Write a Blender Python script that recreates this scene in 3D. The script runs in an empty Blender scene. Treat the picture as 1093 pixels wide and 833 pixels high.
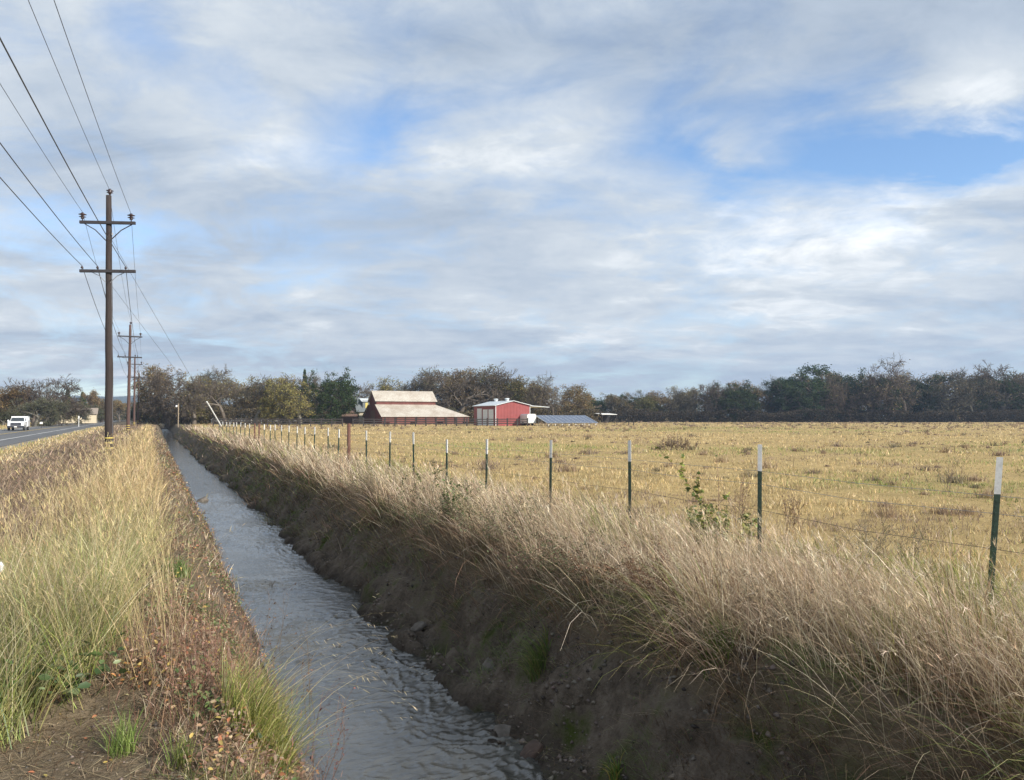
import bpy, bmesh, math, random
import numpy as np
from mathutils import Vector, Matrix

RS = np.random.RandomState(7)
random.seed(7)
PI = math.pi
SC = bpy.context.scene
COL = SC.collection

# ------------------------------------------------------------------ camera frame (used only to read positions off at real depth)
F, CX, CY, CAMZ = 820.0, 546.5, 416.5, 1.65
PIT = math.atan(28.5 / F)
YAW = math.radians(25.9)
RT = np.array([math.cos(YAW), -math.sin(YAW)])
FW = np.array([math.sin(YAW), math.cos(YAW)])

def at(px, f):
    """world X, Y of the ground point seen in column px at forward distance f"""
    r = (px - CX) / F * f
    return float(RT[0] * r + FW[0] * f), float(RT[1] * r + FW[1] * f)

def zat(py, f):
    return CAMZ + (445.0 - py) / F * f

# ------------------------------------------------------------------ numpy noise
def _hash(ix, iy, s):
    n = (ix.astype(np.int64) * 374761393 + iy.astype(np.int64) * 668265263 + s * 974711) & 0xffffffff
    n = ((n ^ (n >> 13)) * 1274126177) & 0xffffffff
    return ((n ^ (n >> 16)) & 0xffff) / 65535.0

def vnoise(x, y, s=0):
    x = np.asarray(x, float); y = np.asarray(y, float)
    ix = np.floor(x); iy = np.floor(y)
    fx = x - ix; fy = y - iy
    fx = fx * fx * (3 - 2 * fx); fy = fy * fy * (3 - 2 * fy)
    a = _hash(ix, iy, s); b = _hash(ix + 1, iy, s); c = _hash(ix, iy + 1, s); d = _hash(ix + 1, iy + 1, s)
    return (a * (1 - fx) + b * fx) * (1 - fy) + (c * (1 - fx) + d * fx) * fy

def fbm(x, y, o=4, s=0):
    t = 0; a = .5; n = 0
    for k in range(o):
        t = t + a * vnoise(x * 2 ** k + 17.3 * k, y * 2 ** k - 9.1 * k, s + k); n += a; a *= .5
    return t / n

def sst(x, a, b):
    t = np.clip((x - a) / (b - a), 0, 1)
    return t * t * (3 - 2 * t)

# ------------------------------------------------------------------ materials
class NT:
    def __init__(s, tree): s.t = tree; s.n = tree.nodes; s.l = tree.links
    def node(s, typ, ins=None, **kw):
        nd = s.n.new(typ)
        for k, v in kw.items(): setattr(nd, k, v)
        for k, v in (ins or {}).items():
            sk = nd.inputs[k]
            if isinstance(v, bpy.types.NodeSocket): s.l.new(v, sk)
            else: sk.default_value = v
        return nd
    def m(s, op, *a):
        nd = s.n.new('ShaderNodeMath'); nd.operation = op
        for i, v in enumerate(a):
            if isinstance(v, bpy.types.NodeSocket): s.l.new(v, nd.inputs[i])
            else: nd.inputs[i].default_value = v
        return nd.outputs[0]
    def mix(s, f, a, b, mode='MIX'):
        nd = s.n.new('ShaderNodeMix'); nd.data_type = 'RGBA'; nd.blend_type = mode
        for k, v in ((0, f), (6, a), (7, b)):
            if isinstance(v, bpy.types.NodeSocket): s.l.new(v, nd.inputs[k])
            else: nd.inputs[k].default_value = (*v, 1) if (isinstance(v, tuple) and len(v) == 3) else v
        return nd.outputs[2]
    def ramp(s, f, stops):
        nd = s.n.new('ShaderNodeValToRGB'); s.l.new(f, nd.inputs[0])
        e = nd.color_ramp.elements
        while len(e) < len(stops): e.new(.5)
        for i, (p, c) in enumerate(stops):
            e[i].position = p; e[i].color = (*c, 1) if len(c) == 3 else c
        return nd.outputs[0]
    def noise(s, vec, scale, detail=4, rough=.55, dist=0.0):
        nd = s.node('ShaderNodeTexNoise', {'Scale': scale, 'Detail': detail, 'Roughness': rough, 'Distortion': dist})
        if vec is not None: s.l.new(vec, nd.inputs['Vector'])
        return nd.outputs[0]

def newmat(name):
    m = bpy.data.materials.new(name); m.use_nodes = True
    t = NT(m.node_tree)
    b = t.n['Principled BSDF']
    return m, t, b

def simple(name, c1, c2=None, rough=.7, scale=3.0, bump=0.0, metallic=0.0, stretch=(1, 1, 1), spec=.5):
    m, t, b = newmat(name)
    tc = t.node('ShaderNodeTexCoord').outputs['Object']
    mp = t.node('ShaderNodeMapping', {'Vector': tc, 'Scale': stretch}).outputs[0]
    n = t.noise(mp, scale, 6, .6)
    c2 = c2 or tuple(v * .7 for v in c1)
    col = t.ramp(n, [(.32, c2), (.68, c1)])
    t.l.new(col, b.inputs['Base Color'])
    b.inputs['Roughness'].default_value = rough
    b.inputs['Metallic'].default_value = metallic
    b.inputs['Specular IOR Level'].default_value = spec
    if bump:
        bn = t.node('ShaderNodeBump', {'Strength': bump, 'Distance': .02, 'Height': n})
        t.l.new(bn.outputs[0], b.inputs['Normal'])
    return m

def foliage(name, trans=.35, var=.12, gl=.03):
    """colour per blade or leaf comes from the mesh, plus a small change per plant"""
    m = bpy.data.materials.new(name); m.use_nodes = True
    t = NT(m.node_tree); t.n.clear()
    at_ = t.node('ShaderNodeAttribute', attribute_name='Col')
    oi = t.node('ShaderNodeObjectInfo')
    v = t.m('ADD', t.m('MULTIPLY', oi.outputs['Random'], 2 * var), 1 - var)
    h = t.node('ShaderNodeHueSaturation', {'Color': at_.outputs['Color'], 'Value': v,
               'Hue': t.m('ADD', t.m('MULTIPLY', oi.outputs['Random'], .02), .49)}).outputs[0]
    d = t.node('ShaderNodeBsdfDiffuse', {'Color': h})
    tr = t.node('ShaderNodeBsdfTranslucent', {'Color': h})
    mx = t.node('ShaderNodeMixShader', {0: trans, 1: d.outputs[0], 2: tr.outputs[0]})
    g = t.node('ShaderNodeBsdfGlossy', {'Color': (1, 1, 1, 1), 'Roughness': .5})
    mx2 = t.node('ShaderNodeMixShader', {0: gl, 1: mx.outputs[0], 2: g.outputs[0]})
    o = t.node('ShaderNodeOutputMaterial', {'Surface': mx2.outputs[0]})
    return m

# ------------------------------------------------------------------ object helpers
def link(name, me, mat=None, parent=None):
    o = bpy.data.objects.new(name, me); COL.objects.link(o)
    if mat is not None: me.materials.append(mat)
    if parent is not None: o.parent = parent
    return o

def tag(o, label=None, cat=None, group=None, kind=None):
    if label: o['label'] = label
    if cat: o['category'] = cat
    if group: o['group'] = group
    if kind: o['kind'] = kind
    return o

def empty(name, loc=(0, 0, 0), rz=0.0):
    o = bpy.data.objects.new(name, None); COL.objects.link(o)
    o.location = loc; o.rotation_euler = (0, 0, rz); o.empty_display_size = .1
    return o

def copy_tree(o, parent=None):
    c = o.copy(); COL.objects.link(c); c.parent = parent
    for ch in [x for x in bpy.data.objects if x.parent == o]: copy_tree(ch, c)
    return c

class MB:
    """collects boxes, bars, tubes and polygons into one mesh"""
    def __init__(s): s.v = []; s.f = []; s.c = []
    def poly(s, pts, faces):
        b = len(s.v); s.v += [tuple(p) for p in pts]; s.f += [tuple(b + i for i in f) for f in faces]; return s
    def box(s, x0, x1, y0, y1, z0, z1):
        return s.poly([(x0, y0, z0), (x1, y0, z0), (x1, y1, z0), (x0, y1, z0), (x0, y0, z1), (x1, y0, z1), (x1, y1, z1), (x0, y1, z1)],
                      [(0, 3, 2, 1), (4, 5, 6, 7), (0, 1, 5, 4), (1, 2, 6, 5), (2, 3, 7, 6), (3, 0, 4, 7)])
    def tube(s, pts, rad, n=8, cap=True):
        pts = [Vector(p) for p in pts]
        if not hasattr(rad, '__len__'): rad = [rad] * len(pts)
        b = len(s.v)
        for i, p in enumerate(pts):
            d = (pts[min(i + 1, len(pts) - 1)] - pts[max(i - 1, 0)]).normalized()
            a = d.cross(Vector((0, 0, 1)) if abs(d.z) < .95 else Vector((1, 0, 0))).normalized()
            c = d.cross(a)
            for k in range(n):
                q = p + (a * math.cos(2 * PI * k / n) + c * math.sin(2 * PI * k / n)) * rad[i]
                s.v.append(tuple(q))
        for i in range(len(pts) - 1):
            for k in range(n):
                s.f.append((b + i * n + k, b + i * n + (k + 1) % n, b + (i + 1) * n + (k + 1) % n, b + (i + 1) * n + k))
        if cap:
            s.f.append(tuple(b + k for k in range(n))[::-1])
            s.f.append(tuple(b + (len(pts) - 1) * n + k for k in range(n)))
        return s
    def lathe(s, cx, cy, prof, n=12, ax='z'):
        b = len(s.v)
        for (r, z) in prof:
            for k in range(n):
                a = 2 * PI * k / n
                if ax == 'z': s.v.append((cx + r * math.cos(a), cy + r * math.sin(a), z))
                else: s.v.append((z, cx + r * math.cos(a), cy + r * math.sin(a)))
        for i in range(len(prof) - 1):
            for k in range(n):
                s.f.append((b + i * n + k, b + i * n + (k + 1) % n, b + (i + 1) * n + (k + 1) % n, b + (i + 1) * n + k))
        s.f.append(tuple(b + k for k in range(n))[::-1]); s.f.append(tuple(b + (len(prof) - 1) * n + k for k in range(n)))
        return s
    def slab(s, a, b, c, d, t):
        """quad a b c d given a thickness t downward along its normal"""
        a, b, c, d = map(Vector, (a, b, c, d))
        n = (b - a).cross(d - a).normalized() * t
        return s.poly([a, b, c, d, a - n, b - n, c - n, d - n], [(0, 1, 2, 3), (7, 6, 5, 4), (0, 4, 5, 1), (1, 5, 6, 2), (2, 6, 7, 3), (3, 7, 4, 0)])
    def build(s, name, mat, parent=None, smooth=False, bevel=0):
        me = bpy.data.meshes.new(name); me.from_pydata(s.v, [], s.f); me.update()
        if smooth:
            for p in me.polygons: p.use_smooth = True
        o = link(name, me, mat, parent)
        if bevel:
            md = o.modifiers.new('bevel', 'BEVEL'); md.width = bevel; md.segments = 2; md.limit_method = 'ANGLE'
        return o

def np_mesh(name, V, Q, colr=None, smooth=False):
    """V (n,3), Q (m,4) quads"""
    me = bpy.data.meshes.new(name)
    me.vertices.add(len(V)); me.vertices.foreach_set('co', np.ascontiguousarray(V, dtype=np.float32).ravel())
    me.loops.add(Q.size); me.loops.foreach_set('vertex_index', np.ascontiguousarray(Q, dtype=np.int32).ravel())
    me.polygons.add(len(Q)); me.polygons.foreach_set('loop_start', np.arange(0, Q.size, Q.shape[1], dtype=np.int32))
    if smooth: me.polygons.foreach_set('use_smooth', np.ones(len(Q), dtype=bool))
    me.update(calc_edges=True)
    if colr is not None:
        ca = me.color_attributes.new('Col', 'FLOAT_COLOR', 'POINT')
        c4 = np.ones((len(V), 4), dtype=np.float32); c4[:, :3] = colr
        ca.data.foreach_set('color', c4.ravel())
    return me

# ------------------------------------------------------------------ the lie of the land
LY = np.array([-30, 0, 6.2, 10.2, 14, 19, 24, 35, 51, 80, 109, 170, 400]); LX = np.array([1.1, 1.15, 1.28, 1.44, 1.52, 1.68, 1.72, 1.85, 2.1, 2.6, 3.1, 4.3, 9.0])
RY = np.array([-30, 0, 6, 10, 14, 20, 30, 50, 75, 110, 170, 400]); RX = np.array([2.85, 2.85, 2.85, 2.90, 2.96, 3.12, 3.28, 3.42, 3.8, 4.3, 5.6, 10.5])
WZ = -1.15
def Ledge(Y): return np.interp(Y, LY, LX)
def Redge(Y): return np.interp(Y, RY, RX)

def ground(X, Y):
    X = np.asarray(X, float); Y = np.asarray(Y, float)
    L = Ledge(Y) + .12 * (fbm(Y * .9, Y * 0 + 3, 3, 5) - .5); R = Redge(Y) + .25 * (fbm(Y * .8, Y * 0 + 8, 3, 9) - .5)
    base = .10 * (fbm(X * .35, Y * .35, 4, 1) - .5) + .06 * (fbm(X * 1.7, Y * 1.7, 3, 2) - .5)
    # verge falls gently to the road
    fall = -.34 * sst(-X, 3.5, 7.6) + .3 * sst(-X, 18.8, 24)
    roadmask = sst(-X, 7.4, 8.0) * (1 - sst(-X, 18.4, 19.2))
    z = base * (1 - roadmask) + fall
    # berm between ditch and fence
    z = z + .10 * np.exp(-((X - (R + 1.7)) / .9) ** 2)
    # near front edge where the photographer stands: a bare lower patch
    z = z - .10 * (1 - sst(Y, 5.0, 5.5)) * (1 - sst(X, .3, .7)) * sst(Y, 0, 2)
    t = (X - (L - 1.0)) / 1.0
    zl = np.where(t > 0, (WZ + .0) * sst(t, 0, 1.15) * 1.12 , 0)
    rough = .10 * (fbm(X * 2.2, Y * 1.6, 4, 21) - .5)
    s = np.clip((X - R) / 1.05, -.6, 1.2)
    zr = WZ + (-WZ) * np.where(s > 0, np.abs(s) ** 1.45 * .9 + .1 * s, s)
    q_ = fbm(X * 2.2 + Y * .6, Y * 1.4, 4, 33)
    steps = .05 + .34 * (fbm(X * 1.3 + Y * .5, Y * 1.1, 5, 31) - .5) + .10 * np.tanh(14 * (q_ - .5)) + .11 * (fbm(X * 6, Y * 5, 4, 35) - .5) + .10 * (np.abs(fbm(X * 3, Y * 1.2 + X * 2, 3, 41) - .5) * 2 - .3)
    inside_l = (t > 0) & (X < (L + R) / 2)
    inside_r = (s < 1) & (X >= (L + R) / 2)
    z = np.where(inside_l, np.maximum(z * (1 - np.clip(t, 0, 1)) + zl + rough * np.clip(t, 0, .8), -1.55), z)
    w = np.clip(np.minimum(1 - s, s + .3) * 3, 0, 1)
    z = np.where(inside_r, np.maximum(z * np.clip(s, 0, 1) + zr + steps * w, -1.55), z)
    return z

def grid_axis(pts):
    """pts: list of (start, end, step)"""
    out = []
    for a, b, st in pts: out.append(np.arange(a, b, st))
    return np.concatenate(out)
xs = np.concatenate([[-2800, -2000, -1200, -600, -300, -160, -90, -60, -40, -30], grid_axis([(-26, -8, 1.0), (-8, -2, .25), (-2, .1, .08), (.1, 5.0, .045), (5.0, 8, .12), (8, 16, .5), (16, 40, 1.5), (40, 120, 5)]), [120, 160, 220, 300, 420, 700, 1300, 2000, 2800]])
ys = np.concatenate([[-2800, -1500, -500, -120, -40, -15, -6, -3], grid_axis([(-2, 2, .3), (2, 16, .06), (16, 30, .15), (30, 60, .5), (60, 120, 2), (120, 300, 8)]), [300, 350, 420, 550, 800, 1400, 2000, 2800]])
GX, GY = np.meshgrid(xs, ys)
GZ = ground(GX, GY)
nx, ny = len(xs), len(ys)
V = np.stack([GX, GY, GZ], -1).reshape(-1, 3)
ii, jj = np.meshgrid(np.arange(nx - 1), np.arange(ny - 1)); k = (jj * nx + ii).ravel()
Q = np.stack([k, k + 1, k + nx + 1, k + nx], 1)

# ground material ------------------------------------------------
gm, t, b = newmat('earth')
geo = t.node('ShaderNodeNewGeometry')
pos = geo.outputs['Position']
sx = t.node('ShaderNodeSeparateXYZ', {0: pos})
X_, Y_, Z_ = sx.outputs
n1 = t.noise(pos, .35, 6, .6); n2 = t.noise(pos, 2.5, 8, .7); n3 = t.noise(pos, 18, 5, .7); n4 = t.noise(pos, .06, 4, .6)
straw = t.ramp(n2, [(.3, (.20, .145, .07)), (.5, (.38, .28, .13)), (.7, (.52, .39, .19))])
straw2 = t.ramp(n1, [(.35, (.34, .25, .11)), (.65, (.52, .38, .17))])
fieldc = t.mix(.5, straw, straw2)
green = t.ramp(n2, [(.3, (.13, .13, .04)), (.7, (.26, .25, .08))])
fieldc = t.mix(t.ramp(n4, [(.52, (0, 0, 0)), (.72, (.5, .5, .5))]), fieldc, green)
# bare soil on the ditch side
soil = t.ramp(n3, [(.25, (.055, .042, .030)), (.5, (.12, .095, .07)), (.75, (.20, .16, .12))])
mud = t.ramp(t.noise(pos, 3.2, 9, .75), [(.34, (.030, .025, .02)), (.5, (.14, .115, .092)), (.68, (.30, .255, .205))])
mud = t.mix(.35, mud, soil)
moss = t.mix(t.ramp(t.noise(pos, 1.6, 6, .7), [(.52, (0, 0, 0)), (.66, (1, 1, 1))]), mud, (.06, .075, .018))
mask_near = t.m('MULTIPLY', t.m('GREATER_THAN', X_, -7.6), t.m('LESS_THAN', t.m('SUBTRACT', X_, t.m('MULTIPLY', Y_, .024)), 5.6))
c = t.mix(mask_near, fieldc, t.mix(.45, soil, t.ramp(n2, [(.3, (.13, .10, .06)), (.7, (.27, .21, .13))])))
mask_ditch = t.ramp(Z_, [(0.0, (1, 1, 1)), (.1, (0, 0, 0))])
zz = t.m('MULTIPLY', t.m('ADD', Z_, .25), -8.0)
zc = t.node('ShaderNodeClamp', {0: zz}).outputs[0]
mdx = t.m('MULTIPLY', zc, t.m('GREATER_THAN', X_, 0.0))
wet = t.ramp(t.m('ADD', Z_, t.m('ADD', 1.15, t.m('MULTIPLY', n2, .12))), [(.06, (.45, .45, .47)), (.28, (1, 1, 1))])
moss = t.mix(1.0, moss, wet, 'MULTIPLY')
c = t.mix(mdx, c, moss)
# gravel shoulder by the road
g1 = t.m('MULTIPLY', t.m('LESS_THAN', t.m('ADD', X_, t.m('MULTIPLY', n2, .8)), -6.6), t.m('GREATER_THAN', X_, -20.5))
c = t.mix(g1, c, t.ramp(n3, [(.3, (.20, .18, .15)), (.7, (.36, .33, .27))]))
# darker ground under the wood beyond the field (a belt across the creek)
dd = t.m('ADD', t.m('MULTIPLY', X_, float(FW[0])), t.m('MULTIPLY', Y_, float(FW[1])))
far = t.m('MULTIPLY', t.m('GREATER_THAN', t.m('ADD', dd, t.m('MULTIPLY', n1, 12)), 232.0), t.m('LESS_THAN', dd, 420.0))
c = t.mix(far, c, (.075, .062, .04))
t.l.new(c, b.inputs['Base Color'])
b.inputs['Roughness'].default_value = .95; b.inputs['Specular IOR Level'].default_value = .15
hb = t.m('ADD', t.m('MULTIPLY', n2, .6), t.m('MULTIPLY', n3, .5))
vor = t.node('ShaderNodeTexVoronoi', {'Vector': t.node('ShaderNodeVectorMath', {0: pos, 1: t.node('ShaderNodeVectorMath', {0: t.node('ShaderNodeTexNoise', {'Vector': pos, 'Scale': 2.0}).outputs['Color'], 3: .5}, operation='SCALE').outputs[0]}, operation='ADD').outputs[0], 'Scale': .8}, feature='DISTANCE_TO_EDGE').outputs['Distance']
crack = t.m('MULTIPLY', t.m('SUBTRACT', 1.0, t.ramp(vor, [(0, (0, 0, 0)), (.035, (1, 1, 1))])), mdx)
crack = t.m('MULTIPLY', crack, t.ramp(n1, [(.5, (0, 0, 0)), (.58, (1, 1, 1))]))
hb = t.m('SUBTRACT', hb, t.m('MULTIPLY', crack, .35))
bn = t.node('ShaderNodeBump', {'Strength': 1.0, 'Distance': .10, 'Height': hb})
t.l.new(bn.outputs[0], b.inputs['Normal'])
g = link('ground', np_mesh('ground', V, Q, smooth=True), gm); tag(g, kind='structure')

# ------------------------------------------------------------------ water
wx = np.linspace(0, 1, 120)
wy = np.concatenate([np.arange(-1, 3, .2), np.arange(3, 14, .022), np.arange(14, 30, .07), np.arange(30, 60, .3), np.arange(60, 190, 2.)])
WU, WY = np.meshgrid(wx, wy)
WX = (Ledge(WY) - .35) * (1 - WU) + (Redge(WY) + .3) * WU
def ripple(x, y):
    # current-ruffled surface: short crests lying across the flow
    w = fbm(x * 1.1, y * 1.1, 3, 61); w2 = fbm(x * 2.3, y * 2.3, 2, 67)
    ridge = lambda n: (1 - np.abs(n - .5) * 2) ** 3
    a = ridge(vnoise(x * 6.4 + w * 5, y * 10.5 + w2 * 5, 62)); b_ = ridge(vnoise(x * 13 + w2 * 6, y * 23 + w * 7, 64)); c_ = fbm(x * 20, y * 34, 3, 65) - .5
    amp = .22 + 2.1 * np.clip(fbm(x * 1.1, y * .6, 3, 66) - .32, 0, 1)
    return (.026 * a + .014 * b_ + .009 * c_) * amp
WZv = WZ + ripple(WX, WY) * (1 - .55 * sst(WY, 12, 28))
V = np.stack([WX, WY, WZv], -1).reshape(-1, 3)
nx, ny = len(wx), len(wy)
ii, jj = np.meshgrid(np.arange(nx - 1), np.arange(ny - 1)); k = (jj * nx + ii).ravel()
Q = np.stack([k, k + 1, k + nx + 1, k + nx], 1)
wm, t, b = newmat('running_water')
pos = t.node('ShaderNodeNewGeometry').outputs['Position']
mp = t.node('ShaderNodeMapping', {'Vector': pos, 'Scale': (1.0, 2.2, 1.0)}).outputs[0]
na = t.noise(mp, 6, 5, .65, .6); nb = t.noise(mp, 22, 4, .6, .4); nc = t.noise(pos, 1.2, 4, .6)
t.l.new(t.ramp(nc, [(.3, (.035, .036, .033)), (.7, (.085, .085, .078))]), b.inputs['Base Color'])
b.inputs['Roughness'].default_value = .03; b.inputs['IOR'].default_value = 1.5; b.inputs['Specular IOR Level'].default_value = 1.0
h = t.m('ADD', na, t.m('MULTIPLY', nb, .35))
bn = t.node('ShaderNodeBump', {'Strength': .35, 'Distance': .02, 'Height': h})
t.l.new(bn.outputs[0], b.inputs['Normal'])
w = link('water', np_mesh('water', V, Q, smooth=True), wm); tag(w, kind='structure')

# ------------------------------------------------------------------ road
asph, t, b = newmat('asphalt')
pos = t.node('ShaderNodeNewGeometry').outputs['Position']
n = t.noise(pos, 30, 4, .7); n2 = t.noise(t.node('ShaderNodeMapping', {'Vector': pos, 'Scale': (1.2, .08, 1)}).outputs[0], 1.0, 5, .6)
t.l.new(t.mix(.5, t.ramp(n, [(.3, (.06, .06, .062)), (.7, (.13, .13, .13))]), t.ramp(n2, [(.3, (.075, .075, .078)), (.7, (.16, .158, .155))])), b.inputs['Base Color'])
b.inputs['Roughness'].default_value = .8
paint_w = simple('worn_white_paint', (.78, .78, .76), (.55, .55, .53), .6, 6)
paint_y = simple('worn_yellow_paint', (.62, .42, .07), (.42, .30, .08), .6, 6)
RZ = -.29
def strip(x0, x1, y0, y1, z, t=.004):
    m = MB(); n = int((y1 - y0) / 20)
    for i in range(n):
        a = y0 + (y1 - y0) * i / n; b2 = y0 + (y1 - y0) * (i + 1) / n
        m.poly([(x0, a, z), (x1, a, z), (x1, b2, z), (x0, b2, z)], [(0, 1, 2, 3)])
    return m
m = MB()
m.box(-18.4, -8.1, -60, 1500, RZ - .25, RZ)
tag(m.build('road', asph), kind='structure')
m = MB()
for x0 in (-10.35, -17.35): m.poly([(x0, -60, RZ + .006), (x0 + .16, -60, RZ + .006), (x0 + .16, 1500, RZ + .006), (x0, 1500, RZ + .006)], [(0, 1, 2, 3)])
tag(m.build('road_edge_lines', paint_w), kind='structure')
m = MB()
for x0 in (-13.95, -13.68): m.poly([(x0, -60, RZ + .006), (x0 + .12, -60, RZ + .006), (x0 + .12, 1500, RZ + .006), (x0, 1500, RZ + .006)], [(0, 1, 2, 3)])
tag(m.build('road_centre_lines', paint_y), kind='structure')

# ------------------------------------------------------------------ grass
def blades(root, h, w, th0, dth, az, col, seg=4, az_side=None, tipcol=None, taper=.15):
    """ribbons: th0 start tilt from vertical, dth extra tilt at tip, az lean direction"""
    N = len(root)
    h = np.broadcast_to(h, N); w = np.broadcast_to(w, N)
    if az_side is None: az_side = az + PI / 2 + RS.uniform(-1.3, 1.3, N)
    side = np.stack([np.cos(az_side), np.sin(az_side), np.zeros(N)], 1)
    ld = np.stack([np.cos(az), np.sin(az), np.zeros(N)], 1)
    P = root.copy(); pts = [P.copy()]
    for s_ in range(seg):
        th = th0 + dth * ((s_ + .5) / seg) ** 1.3
        P = P + (ld * np.sin(th)[:, None] + np.array([0, 0, 1.]) * np.cos(th)[:, None]) * (h / seg)[:, None]
        pts.append(P.copy())
    Vv = np.empty((N, (seg + 1) * 2, 3)); Cv = np.empty((N, (seg + 1) * 2, 3))
    for s_ in range(seg + 1):
        f = s_ / seg
        ww = w * (1 - (1 - taper) * f ** 1.6) * .5
        Vv[:, 2 * s_] = pts[s_] - side * ww[:, None]; Vv[:, 2 * s_ + 1] = pts[s_] + side * ww[:, None]
        c_ = col if tipcol is None else col * (1 - f) + tipcol * f
        Cv[:, 2 * s_] = c_; Cv[:, 2 * s_ + 1] = c_
    base = (np.arange(N) * (seg + 1) * 2)[:, None]
    qs = [base + np.array([[2 * s_, 2 * s_ + 1, 2 * s_ + 3, 2 * s_ + 2]]) for s_ in range(seg)]
    Q = np.concatenate(qs, 0)
    return Vv.reshape(-1, 3), Q, Cv.reshape(-1, 3), pts[-1], pts[-1] - pts[-2]

class Grass:
    def __init__(s): s.V = []; s.Q = []; s.C = []; s.n = 0
    def add(s, V, Q, C):
        s.V.append(V); s.Q.append(Q + s.n); s.C.append(C); s.n += len(V)
    def blades(s, *a, **k):
        V, Q, C, tip, d = blades(*a, **k); s.add(V, Q, C); return tip, d
    def build(s, name, mat, parent=None):
        return link(name, np_mesh(name, np.concatenate(s.V), np.concatenate(s.Q), np.concatenate(s.C)), mat, parent)

def polar(N, r0, r1, a0=-46, a1=46, p=0.0):
    """points whose density falls with distance from where people stand"""
    u = RS.rand(N)
    if p == 0: r = np.exp(np.log(r0) + u * (np.log(r1) - np.log(r0)))
    else: r = (r0 ** p + u * (r1 ** p - r0 ** p)) ** (1 / p)
    a = np.radians(RS.uniform(a0, a1, N))
    X = r * (np.sin(a) * RT[0] + np.cos(a) * FW[0]); Y = r * (np.sin(a) * RT[1] + np.cos(a) * FW[1])
    return X, Y, r

def pick(pal, N, w=None):
    pal = np.array(pal); i = RS.choice(len(pal), N, p=w)
    c = pal[i] * RS.uniform(.55, 1.38, (N, 1)) * RS.uniform(.94, 1.06, (N, 3))
    return c

def clump(X, Y, size, seed, jit=.8):
    """distance and direction to the middle of the tussock each point belongs to"""
    ix0 = np.floor(X / size); iy0 = np.floor(Y / size); best = np.full(len(X), 1e9); bx = X * 0; by = X * 0; rn = X * 0
    for a in (-1, 0, 1):
        for b in (-1, 0, 1):
            ix = ix0 + a; iy = iy0 + b
            cx = (ix + .5 + jit * (_hash(ix, iy, seed) - .5)) * size; cy = (iy + .5 + jit * (_hash(ix, iy, seed + 1) - .5)) * size
            d = (X - cx) ** 2 + (Y - cy) ** 2; m_ = d < best
            best = np.where(m_, d, best); bx = np.where(m_, X - cx, bx); by = np.where(m_, Y - cy, by); rn = np.where(m_, _hash(ix, iy, seed + 2), rn)
    return np.sqrt(best) / size, bx / size, by / size, rn
def rootpts(X, Y, dz=-.02): return np.stack([X, Y, ground(X, Y) + dz], 1)

M_GRASS = foliage('grass_blades', .35, 0)
STRAW = [(.64, .52, .34), (.55, .44, .29), (.41, .315, .205), (.77, .67, .50), (.24, .165, .10), (.47, .37, .27)]
GOLD = [(.66, .47, .23), (.55, .395, .20), (.74, .56, .32), (.42, .30, .16), (.35, .27, .14), (.60, .45, .27)]
MAUVE = [(.30, .205, .15), (.25, .17, .125), (.38, .27, .19), (.17, .115, .085), (.40, .30, .22), (.30, .22, .15)]
GREEN = [(.21, .25, .06), (.29, .32, .08), (.39, .39, .13), (.47, .42, .18), (.13, .19, .05), (.24, .30, .08)]
BROWN = [(.17, .10, .06), (.24, .15, .09), (.30, .21, .12), (.12, .075, .05), (.33, .25, .15)]

def wid(r, base=.0045, k=.0006): return np.maximum(base, k * r)

# tall straw along the right bank -------------------------------------------------
G = Grass()
X, Y, r = polar(420000, 2.2, 120, -44, 46, p=.18)
R = Redge(Y)
edge0 = R + .85 + .25 * (fbm(Y * 1.1, Y * 0, 3, 71) - .5) * 2
outer = 6.9 + .02 * Y + .9 * (fbm(Y * .5, Y * 0 + 5, 3, 72) - .5)
soft = RS.rand(len(X))
keep = (X > edge0) & (X < outer + 1.2 * (soft ** 3)) & (fbm(X * 1.4, Y * 1.4, 3, 73) + .25 * soft > .36)
X, Y, r = X[keep], Y[keep], r[keep]; N = len(X)
cd, cdx, cdy, crn = clump(X, Y, .55, 300)
kk = (cd < .10 + .50 * RS.rand(N) + .16 * crn); X, Y, r, cd, cdx, cdy, crn = X[kk], Y[kk], r[kk], cd[kk], cdx[kk], cdy[kk], crn[kk]
edge0k, outk = edge0[keep][kk], outer[keep][kk]; N = len(X)
hn = fbm(X * .9, Y * .9, 3, 74); sidef = sst(X, outk - 1.6, outk + .6)
h = (.16 + .42 * hn + .42 * crn) * RS.uniform(.4, 1.3, N) * (1 - .72 * sidef) * (1.15 - .5 * cd)
lean = fbm(X * .35, Y * .35, 3, 75)
lx_ = math.cos(PI - .25) * (.75) + cdx * 1.8 + RS.normal(0, .55, N) + (lean - .5) * 2.4; ly_ = math.sin(PI - .25) * .75 - .15 + cdy * 1.8 + RS.normal(0, .55, N) + (fbm(X * .4 + 9, Y * .4, 3, 78) - .5) * 2
az = np.arctan2(ly_, lx_)
overh = 1 - sst(X, edge0k, edge0k + .55)
th0 = np.abs(RS.normal(.25, .20, N)) + .30 * overh + .5 * cd
dth = RS.uniform(.1, 1.1, N) + .8 * overh
pn = fbm(X * .7, Y * .7, 3, 76)[:, None]
col = pick(STRAW, N) * (.68 + .6 * crn[:, None]); brn = pick(BROWN, N); grn = pick(GREEN, N)
col = np.where((pn + .42 * overh[:, None] + RS.normal(0, .10, (N, 1))) > .72, brn, col)
gmask = (fbm(X * .6 + 20, Y * .6, 3, 77) + RS.normal(0, .06, N) + .14 * sidef) > .67
col = np.where(gmask[:, None], grn, col)
G.blades(rootpts(X, Y), h * (1 + .3 * overh), wid(r, .0046, .00065) * RS.uniform(.4, 1.8, N), th0, dth, az, col)
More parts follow.
